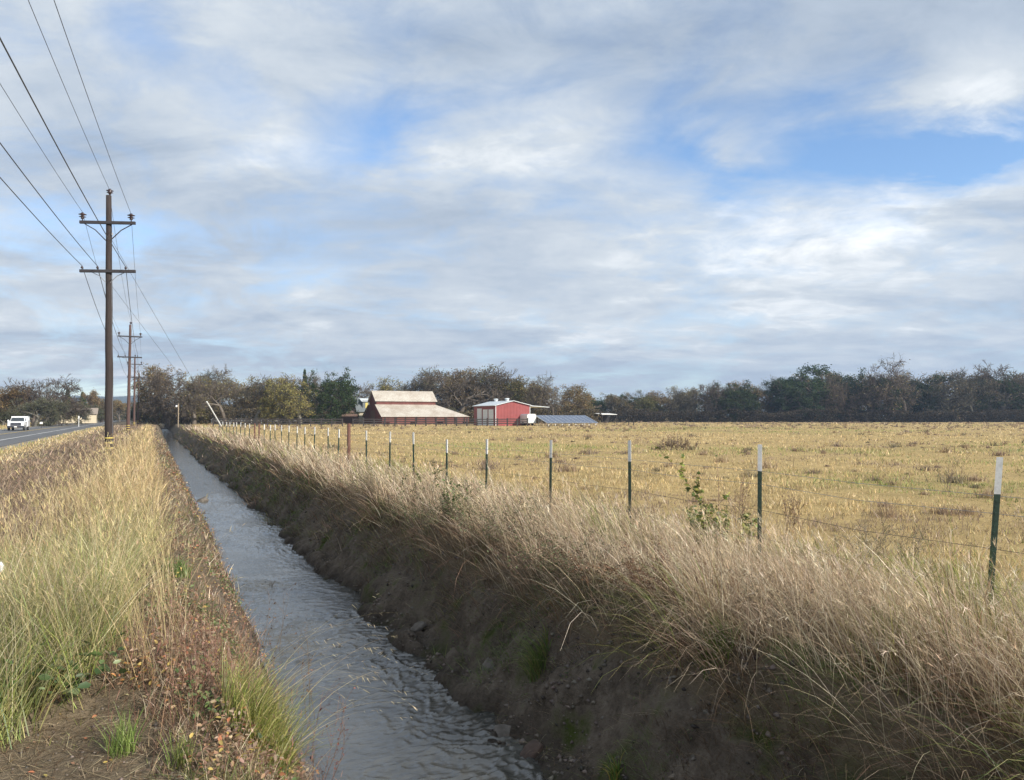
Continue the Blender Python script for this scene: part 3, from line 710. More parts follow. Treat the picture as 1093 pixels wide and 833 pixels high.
for (yy, du, hh, pal_, lf, n_, lb) in ((5.4, 1.15, .45, (.19, .11, .07), [(.22, .12, .07), (.15, .09, .05)], 5, 'rusty brown tangled shrub hanging on the bank edge below the third post'),
        (6.6, 1.05, .50, (.15, .10, .07), [(.10, .13, .05), (.20, .13, .08)], 4, 'dark tangled shrub on the bank lip above the green grass clump'),
        (8.4, 1.2, .60, (.20, .15, .11), [(.12, .15, .06), (.24, .18, .11)], 4, 'grey-green tangled shrub in the straw below the fifth post'),
        (10.2, 1.1, .62, (.17, .13, .10), [(.10, .13, .05), (.16, .15, .08)], 5, 'bushy olive shrub overhanging the bank halfway up the ditch'),
        (14.6, 1.2, .65, (.22, .17, .13), [(.22, .16, .10), (.14, .15, .07)], 3, 'pale brown bushy weeds on the bank beyond the green shrubs'),
        (4.3, 1.35, .42, (.22, .17, .12), [(.26, .19, .12)], 2, 'straw-brown broken weed stems drooping over the nearest bank edge')):
    branchy('tangled_shrub', float(Redge(yy)) + du, yy, lb, 'shrub', hh, 34, pal_, lf, n_, .011, lean=(-.35, -.05), spreadr=1.5, rad=.0028, twigs=13, base_r=.20)
branchy('dry_weed', 1.35, 7.3, 'dark seed-headed weed standing in front of the water', 'dry weed', .85, 5, (.13, .09, .06), [(.14, .08, .06)], 1, .014, spreadr=.5, rad=.003, twigs=9, base_r=.10)
branchy('dry_weed', 1.45, 9.6, 'taller dark weed leaning over the water at the ditch edge', 'dry weed', .85, 4, (.13, .09, .06), [(.14, .09, .06)], 1, .015, lean=(.15, 0), spreadr=.5, rad=.003, twigs=9, base_r=.08)
branchy('dry_weed', 1.15, 5.6, 'reddish weed stem with dark buds beside the yellow-green clump', 'dry weed', .75, 4, (.18, .09, .06), [(.18, .07, .05)], 1, .013, lean=(.25, 0), spreadr=.4, rad=.0028, twigs=8, base_r=.06)

for i, (X0, Y0, hh) in enumerate(((2.0, 13.2, .22), (2.25, 9.4, .12), (1.75, 24.0, .2), (2.45, 7.6, .10))):
    rt = empty('twig_snag', (X0, Y0, WZ)); g_ = Grass(); N = 26
    g_.blades(np.stack([RS.normal(0, .012, N), RS.normal(0, .012, N), np.full(N, -.03)], 1), RS.uniform(.4, 1.1, N) * hh, .007, np.abs(RS.normal(.6, .5, N)), RS.uniform(0, 1, N), RS.uniform(0, 6.3, N), pick([(.06, .045, .03), (.10, .08, .05)], N), seg=4); g_.build('twigs', M_GRASS, rt)
    tag(rt, ['dark snag of twigs breaking the water beside the green shrub bank', 'low dark twigs in the ripples opposite the large grey rock', 'dark twigs in the narrow far reach of the water', 'smallest twig snag in the near ripples'][i], 'snag', 'twig snags in the ditch water')
# bramble with round leaves at the left
rt = empty('bramble', (-.56, 5.36, float(ground(-.56, 5.36)))); g_ = Grass()
N = 240; P = np.stack([RS.normal(0, .22, N), RS.normal(.05, .12, N), np.abs(RS.normal(.12, .09, N))], 1)
g_.add(*leafquads(P, .034 * RS.uniform(.6, 1.3, N), pick([(.08, .13, .04), (.13, .19, .07), (.22, .27, .13), (.05, .09, .03)], N), .7)); g_.build('foliage', M_LEAF, rt)
g_ = Grass(); N = 26
g_.blades(np.stack([RS.normal(0, .12, N), RS.normal(0, .08, N), np.zeros(N)], 1), RS.uniform(.2, .5, N), .006, RS.uniform(.2, .9, N), RS.uniform(.5, 1.4, N), RS.uniform(0, 6.3, N), pick([(.20, .09, .06), (.16, .12, .06)], N), seg=6); g_.build('stem', M_GRASS, rt)
tag(rt, 'dark green bramble with rounded leaves at the edge of bare soil', 'bramble')

# crumpled white wrapper caught in the grass
bm = bmesh.new(); bmesh.ops.create_icosphere(bm, subdivisions=4, radius=.042)
for v in bm.verts:
    c = v.co * 22; k = vnoise(c.x + c.z * .7, c.y - c.z * .5, 7) - .5; k2 = abs(vnoise(c.x * 2 + c.z, c.y * 2 + 4 - c.z, 8) - .5)
    v.co = Vector((v.co.x * .9, v.co.y * .7, v.co.z * 1.15)) * (1 + .5 * float(k) - .5 * float(k2))
me = bpy.data.meshes.new('crumpled_wrapper'); bm.to_mesh(me); bm.free()
wm_, t, b = newmat('printed_wrapper')
tc = t.node('ShaderNodeTexCoord').outputs['Object']
nn = t.noise(tc, 26, 3, .5); t.l.new(t.ramp(nn, [(.36, (.15, .16, .2)), (.42, (.75, .76, .78)), (.64, (.8, .8, .8)), (.69, (.55, .10, .10))]), b.inputs['Base Color']); b.inputs['Roughness'].default_value = .35
o = link('crumpled_wrapper', me, wm_); wxy = at(3, 5.9); o.location = (wxy[0], wxy[1], zat(605, 5.9)); tag(o, 'crumpled white wrapper caught up in the green grass', 'litter')

# stones ---------------------------------------------------------------
def stone(x, y, s, dims, label, rz=0, seed=1, dz=0, m=None):
    bm = bmesh.new(); bmesh.ops.create_icosphere(bm, subdivisions=4, radius=1)
    for v in bm.verts:
        c = v.co.copy(); n = Vector((round(c.x * 1.3) / 1.3, round(c.y * 1.3) / 1.3, round(c.z * 1.1) / 1.1)); c = c * .72 + n * .28
        k = float(fbm(c.x * 1.6 + seed + c.z, c.y * 1.6 - c.z, 4, seed)) - .5; c *= (1 + .45 * k)
        v.co = Vector((c.x * dims[0], c.y * dims[1], c.z * dims[2])) * s
    me = bpy.data.meshes.new('rock'); bm.to_mesh(me); bm.free()
    for p in me.polygons: p.use_smooth = True
    o = link('rock', me, m or M_STONE); o.location = (x, y, float(ground(x, y)) + dz); o.rotation_euler = (0, -.5, rz); tag(o, label, 'rock', 'rocks along the ditch'); return o
M_STONE = simple('stone', (.17, .15, .13), (.07, .06, .05), .9, 9, .8)
M_STONE2 = simple('brown_stone', (.12, .08, .062), (.06, .042, .034), .9, 9, .8)
stone(2.98, 5.75, .09, (1.3, 1, .6), 'angular reddish brown rock at the waterline below the mud bank', .3, 3, .0, M_STONE2)
stone(2.93, 6.2, .09, (1.2, 1.2, .4), 'flat grey rock at the water edge behind the reddish rock', 1.1, 5)
stone(3.25, 7.2, .11, (1.4, .9, .5), 'large grey rock half buried midway up the bank', .7, 8)
stone(3.2, 9.3, .09, (1.3, 1, .5), 'smaller dark rock in the bank farther along the ditch', .2, 12)
stone(1.02, 4.65, .13, (1.4, 1, .5), 'brown rock under the yellow-green clump at the ditch edge', .2, 14, 0, M_STONE2)
stone(1.9, 27.5, .22, (1.3, 1, .6), 'dark rock sticking out of the narrow water', .2, 17, .1)

# ------------------------------------------------------------------ fence of steel posts
M_POST = simple('dark_green_steel', (.045, .085, .06), (.03, .05, .036), .45, 30, .1)
M_WHITE = simple('white_post_paint', (.80, .80, .78), (.62, .62, .60), .5, 40)
M_RUST = simple('rusty_brown_steel', (.14, .06, .04), (.08, .035, .025), .7, 20)
M_WIRE = simple('galvanised_wire', (.42, .42, .42), (.25, .24, .23), .45, 10, metallic=.7)
M_WIRE2 = simple('dark_wire', (.12, .10, .09), (.07, .06, .05), .6, 10)
fence = empty('wire_fence', (6.1, 3.83, 0)); tag(fence, 'long wire fence of dark green white-tipped steel posts along the field', 'fence')
FY = [3.85, 6.4, 8.85, 11.13, 13.72, 15.86, 18.1, 20.13, 22.45, 24.6, 26.1, 27.6, 30.0, 31.9, 33.7, 35.6, 37.6, 39.5, 41.1, 43.2, 45.1, 47.0, 49.3, 51.7, 54.0, 56.3, 58.1, 60.5, 63, 66, 69]
FZ = [1.35, 1.33, 1.30, 1.26, 1.24, 1.14, 1.23, 1.22] + [1.22] * 40
for i, y in enumerate(FY):
    x = 6.1; gz = float(ground(x, y)); H = FZ[i] if i != 9 else 1.42
    lx, ly = ((.10, -.03) if i == 0 else (random.gauss(0, .012), random.gauss(0, .02)))
    def T(m, z0, z1, w=.022):
        for (a0, a1, b0, b1) in ((-w, w, -.003, .003), (-.003, .003, .0031, .036)):
            sh = lambda z: (lx * (z) / 1.3, ly * (z) / 1.3)
            (u0, v0), (u1, v1) = sh(z0), sh(z1)
            m.poly([(a0 + u0, b0 + v0, z0), (a1 + u0, b0 + v0, z0), (a1 + u0, b1 + v0, z0), (a0 + u0, b1 + v0, z0),
                    (a0 + u1, b0 + v1, z1), (a1 + u1, b0 + v1, z1), (a1 + u1, b1 + v1, z1), (a0 + u1, b1 + v1, z1)],
                   [(0, 3, 2, 1), (4, 5, 6, 7), (0, 1, 5, 4), (1, 2, 6, 5), (2, 3, 7, 6), (3, 0, 4, 7)])
    loc = (-.08 if i == 0 else 0, y - 3.83, gz)
    if i in (9, 20, 21):
        m = MB(); m.tube([(0, 0, -.2), (lx, ly, H)], .055 if i == 9 else .045, 10); o = m.build('post', M_RUST, fence, True); o.location = loc
        o['label'] = 'thicker round reddish brown post without white tip'; continue
    m = MB(); T(m, -.2, H - .29)
    for q in range(22):       # studs that hold the wire
        z = .1 + q * .05
        if z < H - .32: m.box(-.007 + lx * z / 1.3, .007 + lx * z / 1.3, -.010 + ly * z / 1.3, -.0025 + ly * z / 1.3, z, z + .018)
    o = m.build('post', M_POST, fence); o.location = loc; o.rotation_euler = (0, 0, math.radians(-62) + random.gauss(0, .1))
    m = MB(); T(m, H - .289, H, .0225); m.build('white_tip', M_WHITE, o)
for z in (.32, .62, .90, 1.0 + .06):
    m = MB(); pts = []
    for i, y in enumerate(FY):
        pts.append((.0, y - 3.83, z + float(ground(6.1, y)) - (.02 if z > 1 else 0)))
        if i < len(FY) - 1: pts.append((0, (y + FY[i + 1]) / 2 - 3.83, z - .02 + float(ground(6.1, y))))
    pts = [(0, -6, z)] + pts
    m.tube(pts, .0023, 4, False)
    if z < 1.0:
        for y in np.arange(-2, 14, .13):   # barbs
            m.tube([(-.014, y, z + .01 + .05 * 0), (.014, y + .006, z - .006)], .0011, 3, False)
    m.build('wire', M_WIRE if z > .8 else M_WIRE2, fence)

# ------------------------------------------------------------------ utility poles and lines
M_WOOD = simple('creosoted_wood', (.045, .032, .028), (.02, .015, .015), .85, 6, .5, stretch=(6, 6, .35))
M_WOOD2 = simple('reddish_pole_wood', (.11, .06, .05), (.06, .036, .03), .85, 6, .4, stretch=(6, 6, .35))
M_ARM = simple('grey_crossarm_wood', (.04, .037, .042), (.025, .022, .025), .8, 8, .3, stretch=(.5, 6, 6))
M_INS = simple('brown_porcelain', (.05, .03, .032), (.035, .022, .024), .25, 5)
M_YEL = simple('yellow_band_and_lit_pane', (.62, .50, .12), (.5, .4, .1), .5, 10)
M_STEEL = simple('galvanised_steel', (.30, .31, .33), (.2, .2, .22), .5, 10, metallic=.5)
M_LINE = simple('aluminium_line', (.10, .105, .12), (.07, .075, .085), .6, 3)
PH = 10.95
def utility_pole(x, y, label, lean=0.0, H=PH, mat=None, rz=0.0):
    rt = empty('utility_pole', (x, y, float(ground(x, y)))); rt.rotation_euler = (0, -lean, rz)
    m = MB(); n = 14; m.tube([(.008 * math.sin(i * 1.7), .01 * math.cos(i * 1.3), -.3 + (H + .3) * i / n) for i in range(n + 1)], [.170 - .065 * i / n for i in range(n + 1)], 16)
    m.build('pole', mat or M_WOOD, rt, True)
    for (z, ins) in ((H - 1.18, (-.98, .92)), (H - 3.22, (-1.0, -.40, .70))):
        up = z > H - 2
        m = MB(); m.box(-1.09, 1.09, -.19, -.075, z - .06, z + .06); a = m.build('crossarm', M_ARM, rt, bevel=.008)
        for xx in ins:
            m = MB()
            if up: m.lathe(xx, -.13, [(.02, z + .06), (.02, z + .13), (.07, z + .14), (.055, z + .17), (.06, z + .2), (.14, z + .22), (.06, z + .25), (.055, z + .29), (.16, z + .32), (.07, z + .36), (.045, z + .40)], 14)
            else: m.lathe(xx, -.13, [(.015, z + .06), (.015, z + .1), (.05, z + .11), (.055, z + .15), (.03, z + .17), (.04, z + .19), (.02, z + .2)], 12)
            m.build('insulator', M_INS, rt, True)
        for s_ in (-1, 1):
            m = MB(); d = .75 if up else .48; w = .92 if up else .62
            m.tube([(s_ * w, -.06, z - .05), (s_ * w * .55, -.07, z - d * .40), (s_ * .08, -.10, z - d)], .022 if up else .014, 6); m.build('brace', M_STEEL if not up else M_ARM, rt)
    m = MB(); m.lathe(0.04, 0, [(.03, H - .1), (.03, H + .05), (.06, H + .06), (.05, H + .1), (.13, H + .12), (.055, H + .15), (.15, H + .20), (.07, H + .24), (.045, H + .28)], 14); m.build('insulator', M_INS, rt, True)
    m = MB()
    m.tube([(.16, -.1, H - 1.7), (.17, -.1, H - 1.6)], .03, 6); m.tube([(.165, -.05, .3), (.13, -.04, 4), (.12, -.06, H - 3.2)], .008, 5)
    m.build('ground_wire', M_STEEL, rt)
    for z in (.33, .55, .75):
        m = MB(); m.lathe(0, 0, [(.175, z), (.175, z + .055)], 18); m.build('band', M_YEL, rt, True)
    tag(rt, label, 'utility pole', 'utility poles along the road verge'); return rt
p1 = at(117.5, 32.0)
SP = 48.0
poles = [(p1[0], p1[1]), at(137.2, 75.5), at(143.5, 119), at(147.4, 162.5), at(149.5, 206), at(150.5, 249)]
plab = ['tall dark utility pole with two crossarms towering over the near verge grass', 'reddish brown utility pole standing next beyond the tall dark one',
        'third utility pole along the verge, thinner looking and darker red', 'fourth utility pole in the receding line, its crossarms overlapping the third',
        'fifth utility pole, small, just before the trees at the vanishing road', 'last tiny utility pole at the far end of the line']
BEND = math.radians(-17)
utility_pole(*poles[0], plab[0], .018, rz=BEND)
for i in range(1, 6): utility_pole(*poles[i], plab[i], .004 * (-1) ** i, PH - .25 if i == 1 else PH, M_WOOD2)
utility_pole(p1[0] - 3.2, p1[1] - SP, 'tall dark utility pole at the near end of the overhead lines', 0)   # carries the spans overhead
allp = [(p1[0] - 3.2, p1[1] - SP)] + poles
WL = [(-.98, PH - 1.18 + .40, .008, 'thin upper power line on the road-side insulators of the top crossarms'), (.04, PH + .28, .008, 'thin power line along the very tops of the utility poles'),
      (.92, PH - 1.18 + .40, .008, 'thin upper power line on the field-side insulators of the top crossarms'),
      (-1.0, PH - 3.22 + .2, .013, 'thick dark cable at the road-side end of the lower crossarms'), (-.40, PH - 3.22 + .2, .013, 'thick dark cable at the inner road-side pin of the lower crossarms'),
      (.70, PH - 3.22 + .2, .013, 'thick dark cable on the field-side pin of the lower crossarms')]
for (dx, z, rad, lab) in WL:
    m = MB(); pts = []
    for i in range(len(allp) - 1):
        (xa, ya), (xb, yb) = allp[i], allp[i + 1]; za = z + float(ground(xa, ya)); zb = z + float(ground(xb, yb)); n = 24
        ba, bb = (BEND if i == 1 else 0), (BEND if i == 0 else 0)
        la = .018 * z if i == 1 else 0.0; lb = .018 * z if i == 0 else 0.0
        xa += (dx - la) * math.cos(ba) + .13 * math.sin(ba); ya += (dx - la) * math.sin(ba) - .13 * math.cos(ba)
        xb += (dx - lb) * math.cos(bb) + .13 * math.sin(bb); yb += (dx - lb) * math.sin(bb) - .13 * math.cos(bb)
        for k in range(n + (i == len(allp) - 2)):
            u = k / n; pts.append((xa + (xb - xa) * u, ya + (yb - ya) * u, za + (zb - za) * u - 4 * .55 * u * (1 - u)))
    m.tube(pts, rad, 5, False); tag(m.build('power_line', M_LINE), lab, 'power line', 'power lines on the utility poles')
# guy wires and the pale guard at their foot
gx, gy = 4.75, 46.0; gz = float(ground(gx, gy))
P0 = Vector((p1[0] + .05 - .15, p1[1], 9.15)); P1 = Vector((gx, gy, gz))
m = MB(); m.tube([P0 + (P1 - P0) * i / 12 - Vector((0, 0, .10 * math.sin(PI * i / 12))) for i in range(13)], .007, 5, False); gw = m.build('guy_wire', M_LINE)
tag(gw, 'guy wire slanting from the tall dark pole down across the ditch', 'guy wire')
d = (P0 - P1).normalized(); m = MB(); m.tube([P1 + d * 1.7, P1 + d * 3.8], .038, 8); m.build('guard', M_WHITE, gw)
P0b = Vector((p1[0] + .05 - .12, p1[1], 7.2)); P1b = Vector((gx + .4, gy + 3.4, gz))
m = MB(); m.tube([P0b, (P0b + P1b) / 2 - Vector((0, 0, .08)), P1b], .006, 5, False); gw = m.build('guy_wire', M_LINE)
tag(gw, 'lower guy wire running beneath the one with the white guard', 'guy wire')

# ------------------------------------------------------------------ farm buildings
def corr(name, c1, c2, pitch=.2, axis=0, rough=.55, streak=True, met=.0):
    m, t, b = newmat(name)
    tc = t.node('ShaderNodeTexCoord').outputs['Object']
    s_ = t.node('ShaderNodeSeparateXYZ', {0: tc}).outputs[axis]
    wv = t.m('SINE', t.m('MULTIPLY', s_, 2 * PI / pitch))
    st = (6, 6, .5) if streak else (1, 1, 1)
    n = t.noise(t.node('ShaderNodeMapping', {'Vector': tc, 'Scale': st}).outputs[0], .9, 7, .65)
    n2 = t.noise(tc, .5, 5, .6)
    col = t.ramp(t.m('ADD', t.m('MULTIPLY', n, .6), t.m('MULTIPLY', n2, .4)), [(.36, c2), (.6, c1)])
    t.l.new(col, b.inputs['Base Color']); b.inputs['Roughness'].default_value = rough; b.inputs['Metallic'].default_value = met
    bn = t.node('ShaderNodeBump', {'Strength': .5, 'Distance': .03, 'Height': wv}); t.l.new(bn.outputs[0], b.inputs['Normal'])
    return m
M_TIN = corr('weathered_tin_roof', (.52, .49, .43), (.29, .23, .175), .3, 0, .5)
M_REDW = corr('faded_red_boards', (.17, .055, .045), (.10, .035, .03), .25, 0, .8)
M_REDW2 = corr('faded_red_boards_end', (.16, .055, .045), (.10, .035, .03), .25, 1, .8)
M_REDM = corr('red_sheet_metal', (.27, .055, .055), (.21, .04, .04), .3, 0, .5, False)
M_REDM2 = corr('red_sheet_metal_side', (.27, .055, .055), (.21, .04, .04), .3, 1, .5, False)
M_PALE = simple('pale_metal_trim', (.62, .66, .68), (.5, .54, .56), .45, 3)
M_DARK = simple('dark_interior', (.02, .018, .016), (.012, .01, .01), .9, 3)
M_BOARD = simple('dark_weathered_board', (.05, .042, .040), (.028, .024, .024), .85, 8, .3)
M_CREAM = simple('cream_siding', (.40, .36, .27), (.33, .29, .22), .7, 4)
M_BRN = simple('brown_siding', (.16, .10, .075), (.11, .07, .055), .8, 4)
M_GREYR = simple('grey_roof', (.16, .18, .19), (.10, .115, .125), .7, 3)
M_GLASS = simple('window_glass', (.05, .06, .07), (.03, .035, .04), .08, 2)

# old red barn: a high centre with a raised roof, and a skirt roof on the front, far and right sides
bx, by = at(408.3, 158); by0 = by
barn = empty('barn', (bx, by, 0)); tag(barn, 'old red wooden barn with weathered tin roofs and a wide skirt roof', 'barn')
D = 4.5; Wm = 5.6; Lm = 13.2; E = 6.2          # front lean-to depth, centre depth, centre length, right lean-to
zR, zE, zT, zL = 7.15, 5.05, 4.25, 1.65
y1, y2, y3 = D, D + Wm, D + Wm + D
# left end wall
m = MB(); pf = [(0, 0), (0, zL), (y1, zT), (y1, zE), (y1 + Wm / 2, zR), (y2, zE), (y2, zT), (y3, zL), (y3, 0)]
pts = [(0, a, z) for a, z in pf] + [(.12, a, z) for a, z in pf]; n = len(pf)
m.poly(pts, [tuple(range(n)), tuple(range(2 * n - 1, n - 1, -1))] + [(i, (i + 1) % n, n + (i + 1) % n, n + i) for i in range(n)])
endw = m.build('end_wall', M_REDW2, barn)
m = MB(); m.box(-.03, -.003, y1 + 1.2, y1 + 4.4, 0, 3.0); m.build('barn_door', M_BRN, endw)
m = MB(); m.box(.12, Lm, y1, y1 + .12, 0, zE); m.box(.12, Lm, y2 - .12, y2, 0, zE); m.box(Lm - .12, Lm, y1 + .12, y2 - .12, 0, zE)
m.poly([(Lm, y1, zE), (Lm, y2, zE), (Lm, y1 + Wm / 2, zR)], [(0, 1, 2)]); m.build('centre_wall', M_REDW, barn)
m = MB()      # low outer wall, partly boarded
for i in range(13):
    x0 = .12 + i * (Lm + E - .3) / 13; x1 = x0 + (Lm + E - .3) / 13
    m.box(x0, x1 - (.25 if i % 3 == 1 else 0), 0, .08, 0 if i % 4 else .5, zL - .05)
m.box(Lm + E - .2, Lm + E - .1, .1, y3, 0, zL); m.box(.12, Lm + E - .2, y3 - .1, y3, 0, zL); m.build('outer_wall', M_REDW, barn)
o_ = .35
m = MB(); m.slab((-o_, y1 - .3, zE - .12), (Lm + o_, y1 - .3, zE - .12), (Lm + o_, y1 + Wm / 2, zR + .1), (-o_, y1 + Wm / 2, zR + .1), .06); m.slab((-o_, y1 + Wm / 2, zR + .1), (Lm + o_, y1 + Wm / 2, zR + .1), (Lm + o_, y2 + .3, zE - .12), (-o_, y2 + .3, zE - .12), .06)
m.build('upper_roof', M_TIN, barn)
m = MB()
m.slab((-o_, -o_, zL), (Lm + E, -o_, zL), (Lm + .02, y1 - .01, zT), (-o_, y1 - .01, zT), .06)
m.slab((Lm + E, -o_, zL), (Lm + E, y3 + o_, zL), (Lm + .02, y2 + .01, zT), (Lm + .02, y1 - .01, zT), .06)
m.slab((Lm + E, y3 + o_, zL), (-o_, y3 + o_, zL), (-o_, y2 + .01, zT), (Lm + .02, y2 + .01, zT), .06)
m.build('skirt_roof', M_TIN, barn)
m = MB()
for i in range(9): x0 = .5 + i * 2.2; m.box(x0, x0 + .14, -.2, -.06, 0, zL)
m.build('roof_posts', M_BOARD, barn)

# red metal workshop
sx_, sy_ = at(529, 139); shed = empty('workshop', (sx_, sy_, 0)); tag(shed, 'bright red metal workshop with pale roof and a side canopy', 'workshop')
Wd, Dp, zE2, zR2 = 7.0, 10.0, 3.75, 4.55
m = MB(); m.poly([(0, 0, 0), (Wd, 0, 0), (Wd, 0, zE2), (Wd / 2, 0, zR2), (0, 0, zE2), (0, .1, 0), (Wd, .1, 0), (Wd, .1, zE2), (Wd / 2, .1, zR2), (0, .1, zE2)], [(0, 1, 2, 3, 4), (9, 8, 7, 6, 5), (0, 5, 6, 1), (1, 6, 7, 2), (2, 7, 8, 3), (3, 8, 9, 4), (4, 9, 5, 0)]); m.build('front_wall', M_REDM, shed)
m = MB(); m.box(0, .1, .1, Dp, 0, zE2); m.box(Wd - .1, Wd, .1, Dp, 0, zE2); m.box(.1, Wd - .1, Dp - .1, Dp, 0, zE2); sw = m.build('side_wall', M_REDM2, shed)
for i, y in enumerate((.9, 3.5, 6.2)):
    m = MB(); m.box(-.06, -.003, y, y + 2.1, .05, 3.0 if i < 2 else 3.2); dr = m.build('roller_door', M_WHITE, sw)
    m = MB()
    for q in range(5): m.box(-.075, -.0605, y + .03, y + 2.07, .5 + q * .5, .53 + q * .5)
    m.build('door_ribs', M_PALE, dr)
m = MB()
m.slab((-.35, -.35, zE2 - .05), (Wd / 2, -.35, zR2 + .07), (Wd / 2, Dp + .3, zR2 + .07), (-.35, Dp + .3, zE2 - .05), .1)
m.slab((Wd / 2, -.35, zR2 + .07), (Wd + .3, -.35, zE2 + .0), (Wd + .3, Dp + .3, zE2 + .0), (Wd / 2, Dp + .3, zR2 + .07), .1); rf = m.build('roof', M_PALE, shed)
m = MB()
for (xx, yy) in ((Wd * .5, 2.5), (Wd * .5, 7.5)): m.lathe(xx, yy, [(.35, zR2), (.35, zR2 + .35), (.5, zR2 + .4), (.3, zR2 + .55)], 12)
m.build('roof_vent', M_PALE, rf)
m = MB(); m.slab((Wd + .31, .6, zE2 + .0), (Wd + 4.4, .6, zE2 - .25), (Wd + 4.4, Dp, zE2 - .25), (Wd + .31, Dp, zE2 + .0), .12); cp = m.build('canopy', M_PALE, shed)
for (xx, yy) in ((Wd + 4.2, .8), (Wd + 4.2, Dp - .3)):
    m = MB(); m.box(xx, xx + .1, yy, yy + .1, 0, zE2 - .38); m.build('canopy_post', M_BOARD, cp)
m = MB(); m.box(-.03, .09, -.03, -.003, 0, zE2 - .1); m.box(Wd - .06, Wd + .03, -.03, -.003, 0, zE2 - .1); m.build('corner_trim', M_PALE, shed)

# white horse trailer parked under the canopy
tx, ty = at(567.5, 139); tr = empty('trailer', (tx, ty, 0)); tag(tr, 'small white trailer parked by the canopy of the red workshop', 'trailer')
m = MB(); m.poly([(-.9, 0, .5), (.9, 0, .5), (.9, 0, 1.9), (.7, 0, 2.15), (-.7, 0, 2.15), (-.9, 0, 1.9), (-.9, 3.2, .5), (.9, 3.2, .5), (.9, 3.2, 1.9), (.7, 3.2, 2.15), (-.7, 3.2, 2.15), (-.9, 3.2, 1.9)], [(5, 4, 3, 2, 1, 0), (6, 7, 8, 9, 10, 11), (0, 1, 7, 6), (1, 2, 8, 7), (2, 3, 9, 8), (3, 4, 10, 9), (4, 5, 11, 10), (5, 0, 6, 11)]); m.build('body', M_WHITE, tr)
for s_ in (-1, 1):
    m = MB(); m.lathe(1.6, .34, [(.2, s_ * .95 - .09), (.34, s_ * .95 - .08), (.34, s_ * .95 + .08), (.2, s_ * .95 + .09)], 16, 'x'); m.build('wheel', M_DARK, tr)
m = MB(); m.box(-.7, -.05, -.03, -.003, .6, 1.8); m.box(.05, .7, -.03, -.003, .6, 1.8); m.build('rear_doors', M_PALE, tr)

# solar array
M_PV, t, b = newmat('solar_cells')
tc = t.node('ShaderNodeTexCoord').outputs['Object']; br = t.node('ShaderNodeTexBrick', {'Vector': tc, 'Color1': (.03, .045, .09, 1), 'Color2': (.035, .05, .10, 1), 'Mortar': (.35, .38, .42, 1), 'Scale': 1.0, 'Mortar Size': .012, 'Brick Width': 1.0, 'Row Height': .8}, offset=0.0)
t.l.new(br.outputs[0], b.inputs['Base Color']); b.inputs['Roughness'].default_value = .18; b.inputs['Specular IOR Level'].default_value = 1.0; b.inputs['Coat Weight'].default_value = .4
ax_, ay_ = at(584, 136); sa = empty('solar_array', (ax_, ay_, 0)); tag(sa, 'low tilted solar panel array on pale legs by the red workshop', 'solar panels')
Lp = 10.6; m = MB(); m.slab((0, 0, .55), (Lp, 0, .55), (Lp, 4.6, 1.92), (0, 4.6, 1.92), .06); pv = m.build('panel', M_PV, sa)
m = MB()
for i in range(11): x0 = i * Lp / 10; m.slab((x0 - .02, -.03, .565), (x0 + .02, -.03, .565), (x0 + .02, 4.62, 1.94), (x0 - .02, 4.62, 1.94), .09)
m.build('panel_frame', M_PALE, pv)
for i in range(8):
    x0 = .4 + i * (Lp - .8) / 7; m = MB(); m.tube([(x0, .3, -.1), (x0, .3, .58)], .05, 8); m.tube([(x0, 4.1, -.1), (x0, 4.1, 1.7)], .05, 8); m.tube([(x0, .3, .1), (x0 + .6, .5, .6)], .03, 6); m.build('leg', M_WHITE, sa)

# farmhouse behind the barn
hx, hy = at(383, 172); hs = empty('farmhouse', (hx, hy, 0)); tag(hs, 'dark roofed farmhouse with cream and brown walls partly behind the barn', 'house')
m = MB(); m.box(0, 5.5, 0, 6, 0, 2.8); m.build('cream_wall', M_CREAM, hs)
m = MB(); m.box(-5.0, -.01, .3, 5.5, 0, 2.7); bw = m.build('brown_wall', M_BRN, hs)
m = MB(); m.slab((-5.3, 0, 2.6), (-.02, 0, 2.6), (-.02, 3, 3.6), (-5.3, 3, 3.6), .1); m.slab((-5.3, 3, 3.6), (-.02, 3, 3.6), (-.02, 5.9, 2.6), (-5.3, 5.9, 2.6), .1); m.build('lower_roof', M_BRN, hs)
m = MB(); m.slab((-.6, -.4, 2.75), (6, -.4, 2.75), (6, 2.6, 5.9), (-.6, 2.6, 5.9), .12); m.slab((-.6, 2.6, 5.9), (6, 2.6, 5.9), (6, 6.4, 2.75), (-.6, 6.4, 2.75), .12); rf = m.build('roof', M_GREYR, hs)
m = MB(); m.box(1.0, 3.8, .4, 2.6, 3.2, 5.3); dm = m.build('dormer', M_GREYR, rf)
m = MB(); m.slab((.7, .1, 5.1), (4.1, .1, 5.1), (4.1, 2.8, 5.9), (.7, 2.8, 5.9), .08); m.build('dormer_roof', M_PALE, dm)
m = MB(); m.box(1.6, 2.2, .37, .397, 3.6, 4.8); m.build('window', M_YEL, dm)  # glow of the lit window painted as plain yellow, shared with the pole bands
m = MB(); m.box(1.5, 2.6, -.03, -.003, 1.0, 2.1); m.box(3.4, 4.3, -.03, -.003, 1.0, 2.1); m.build('window', M_GLASS, hs)

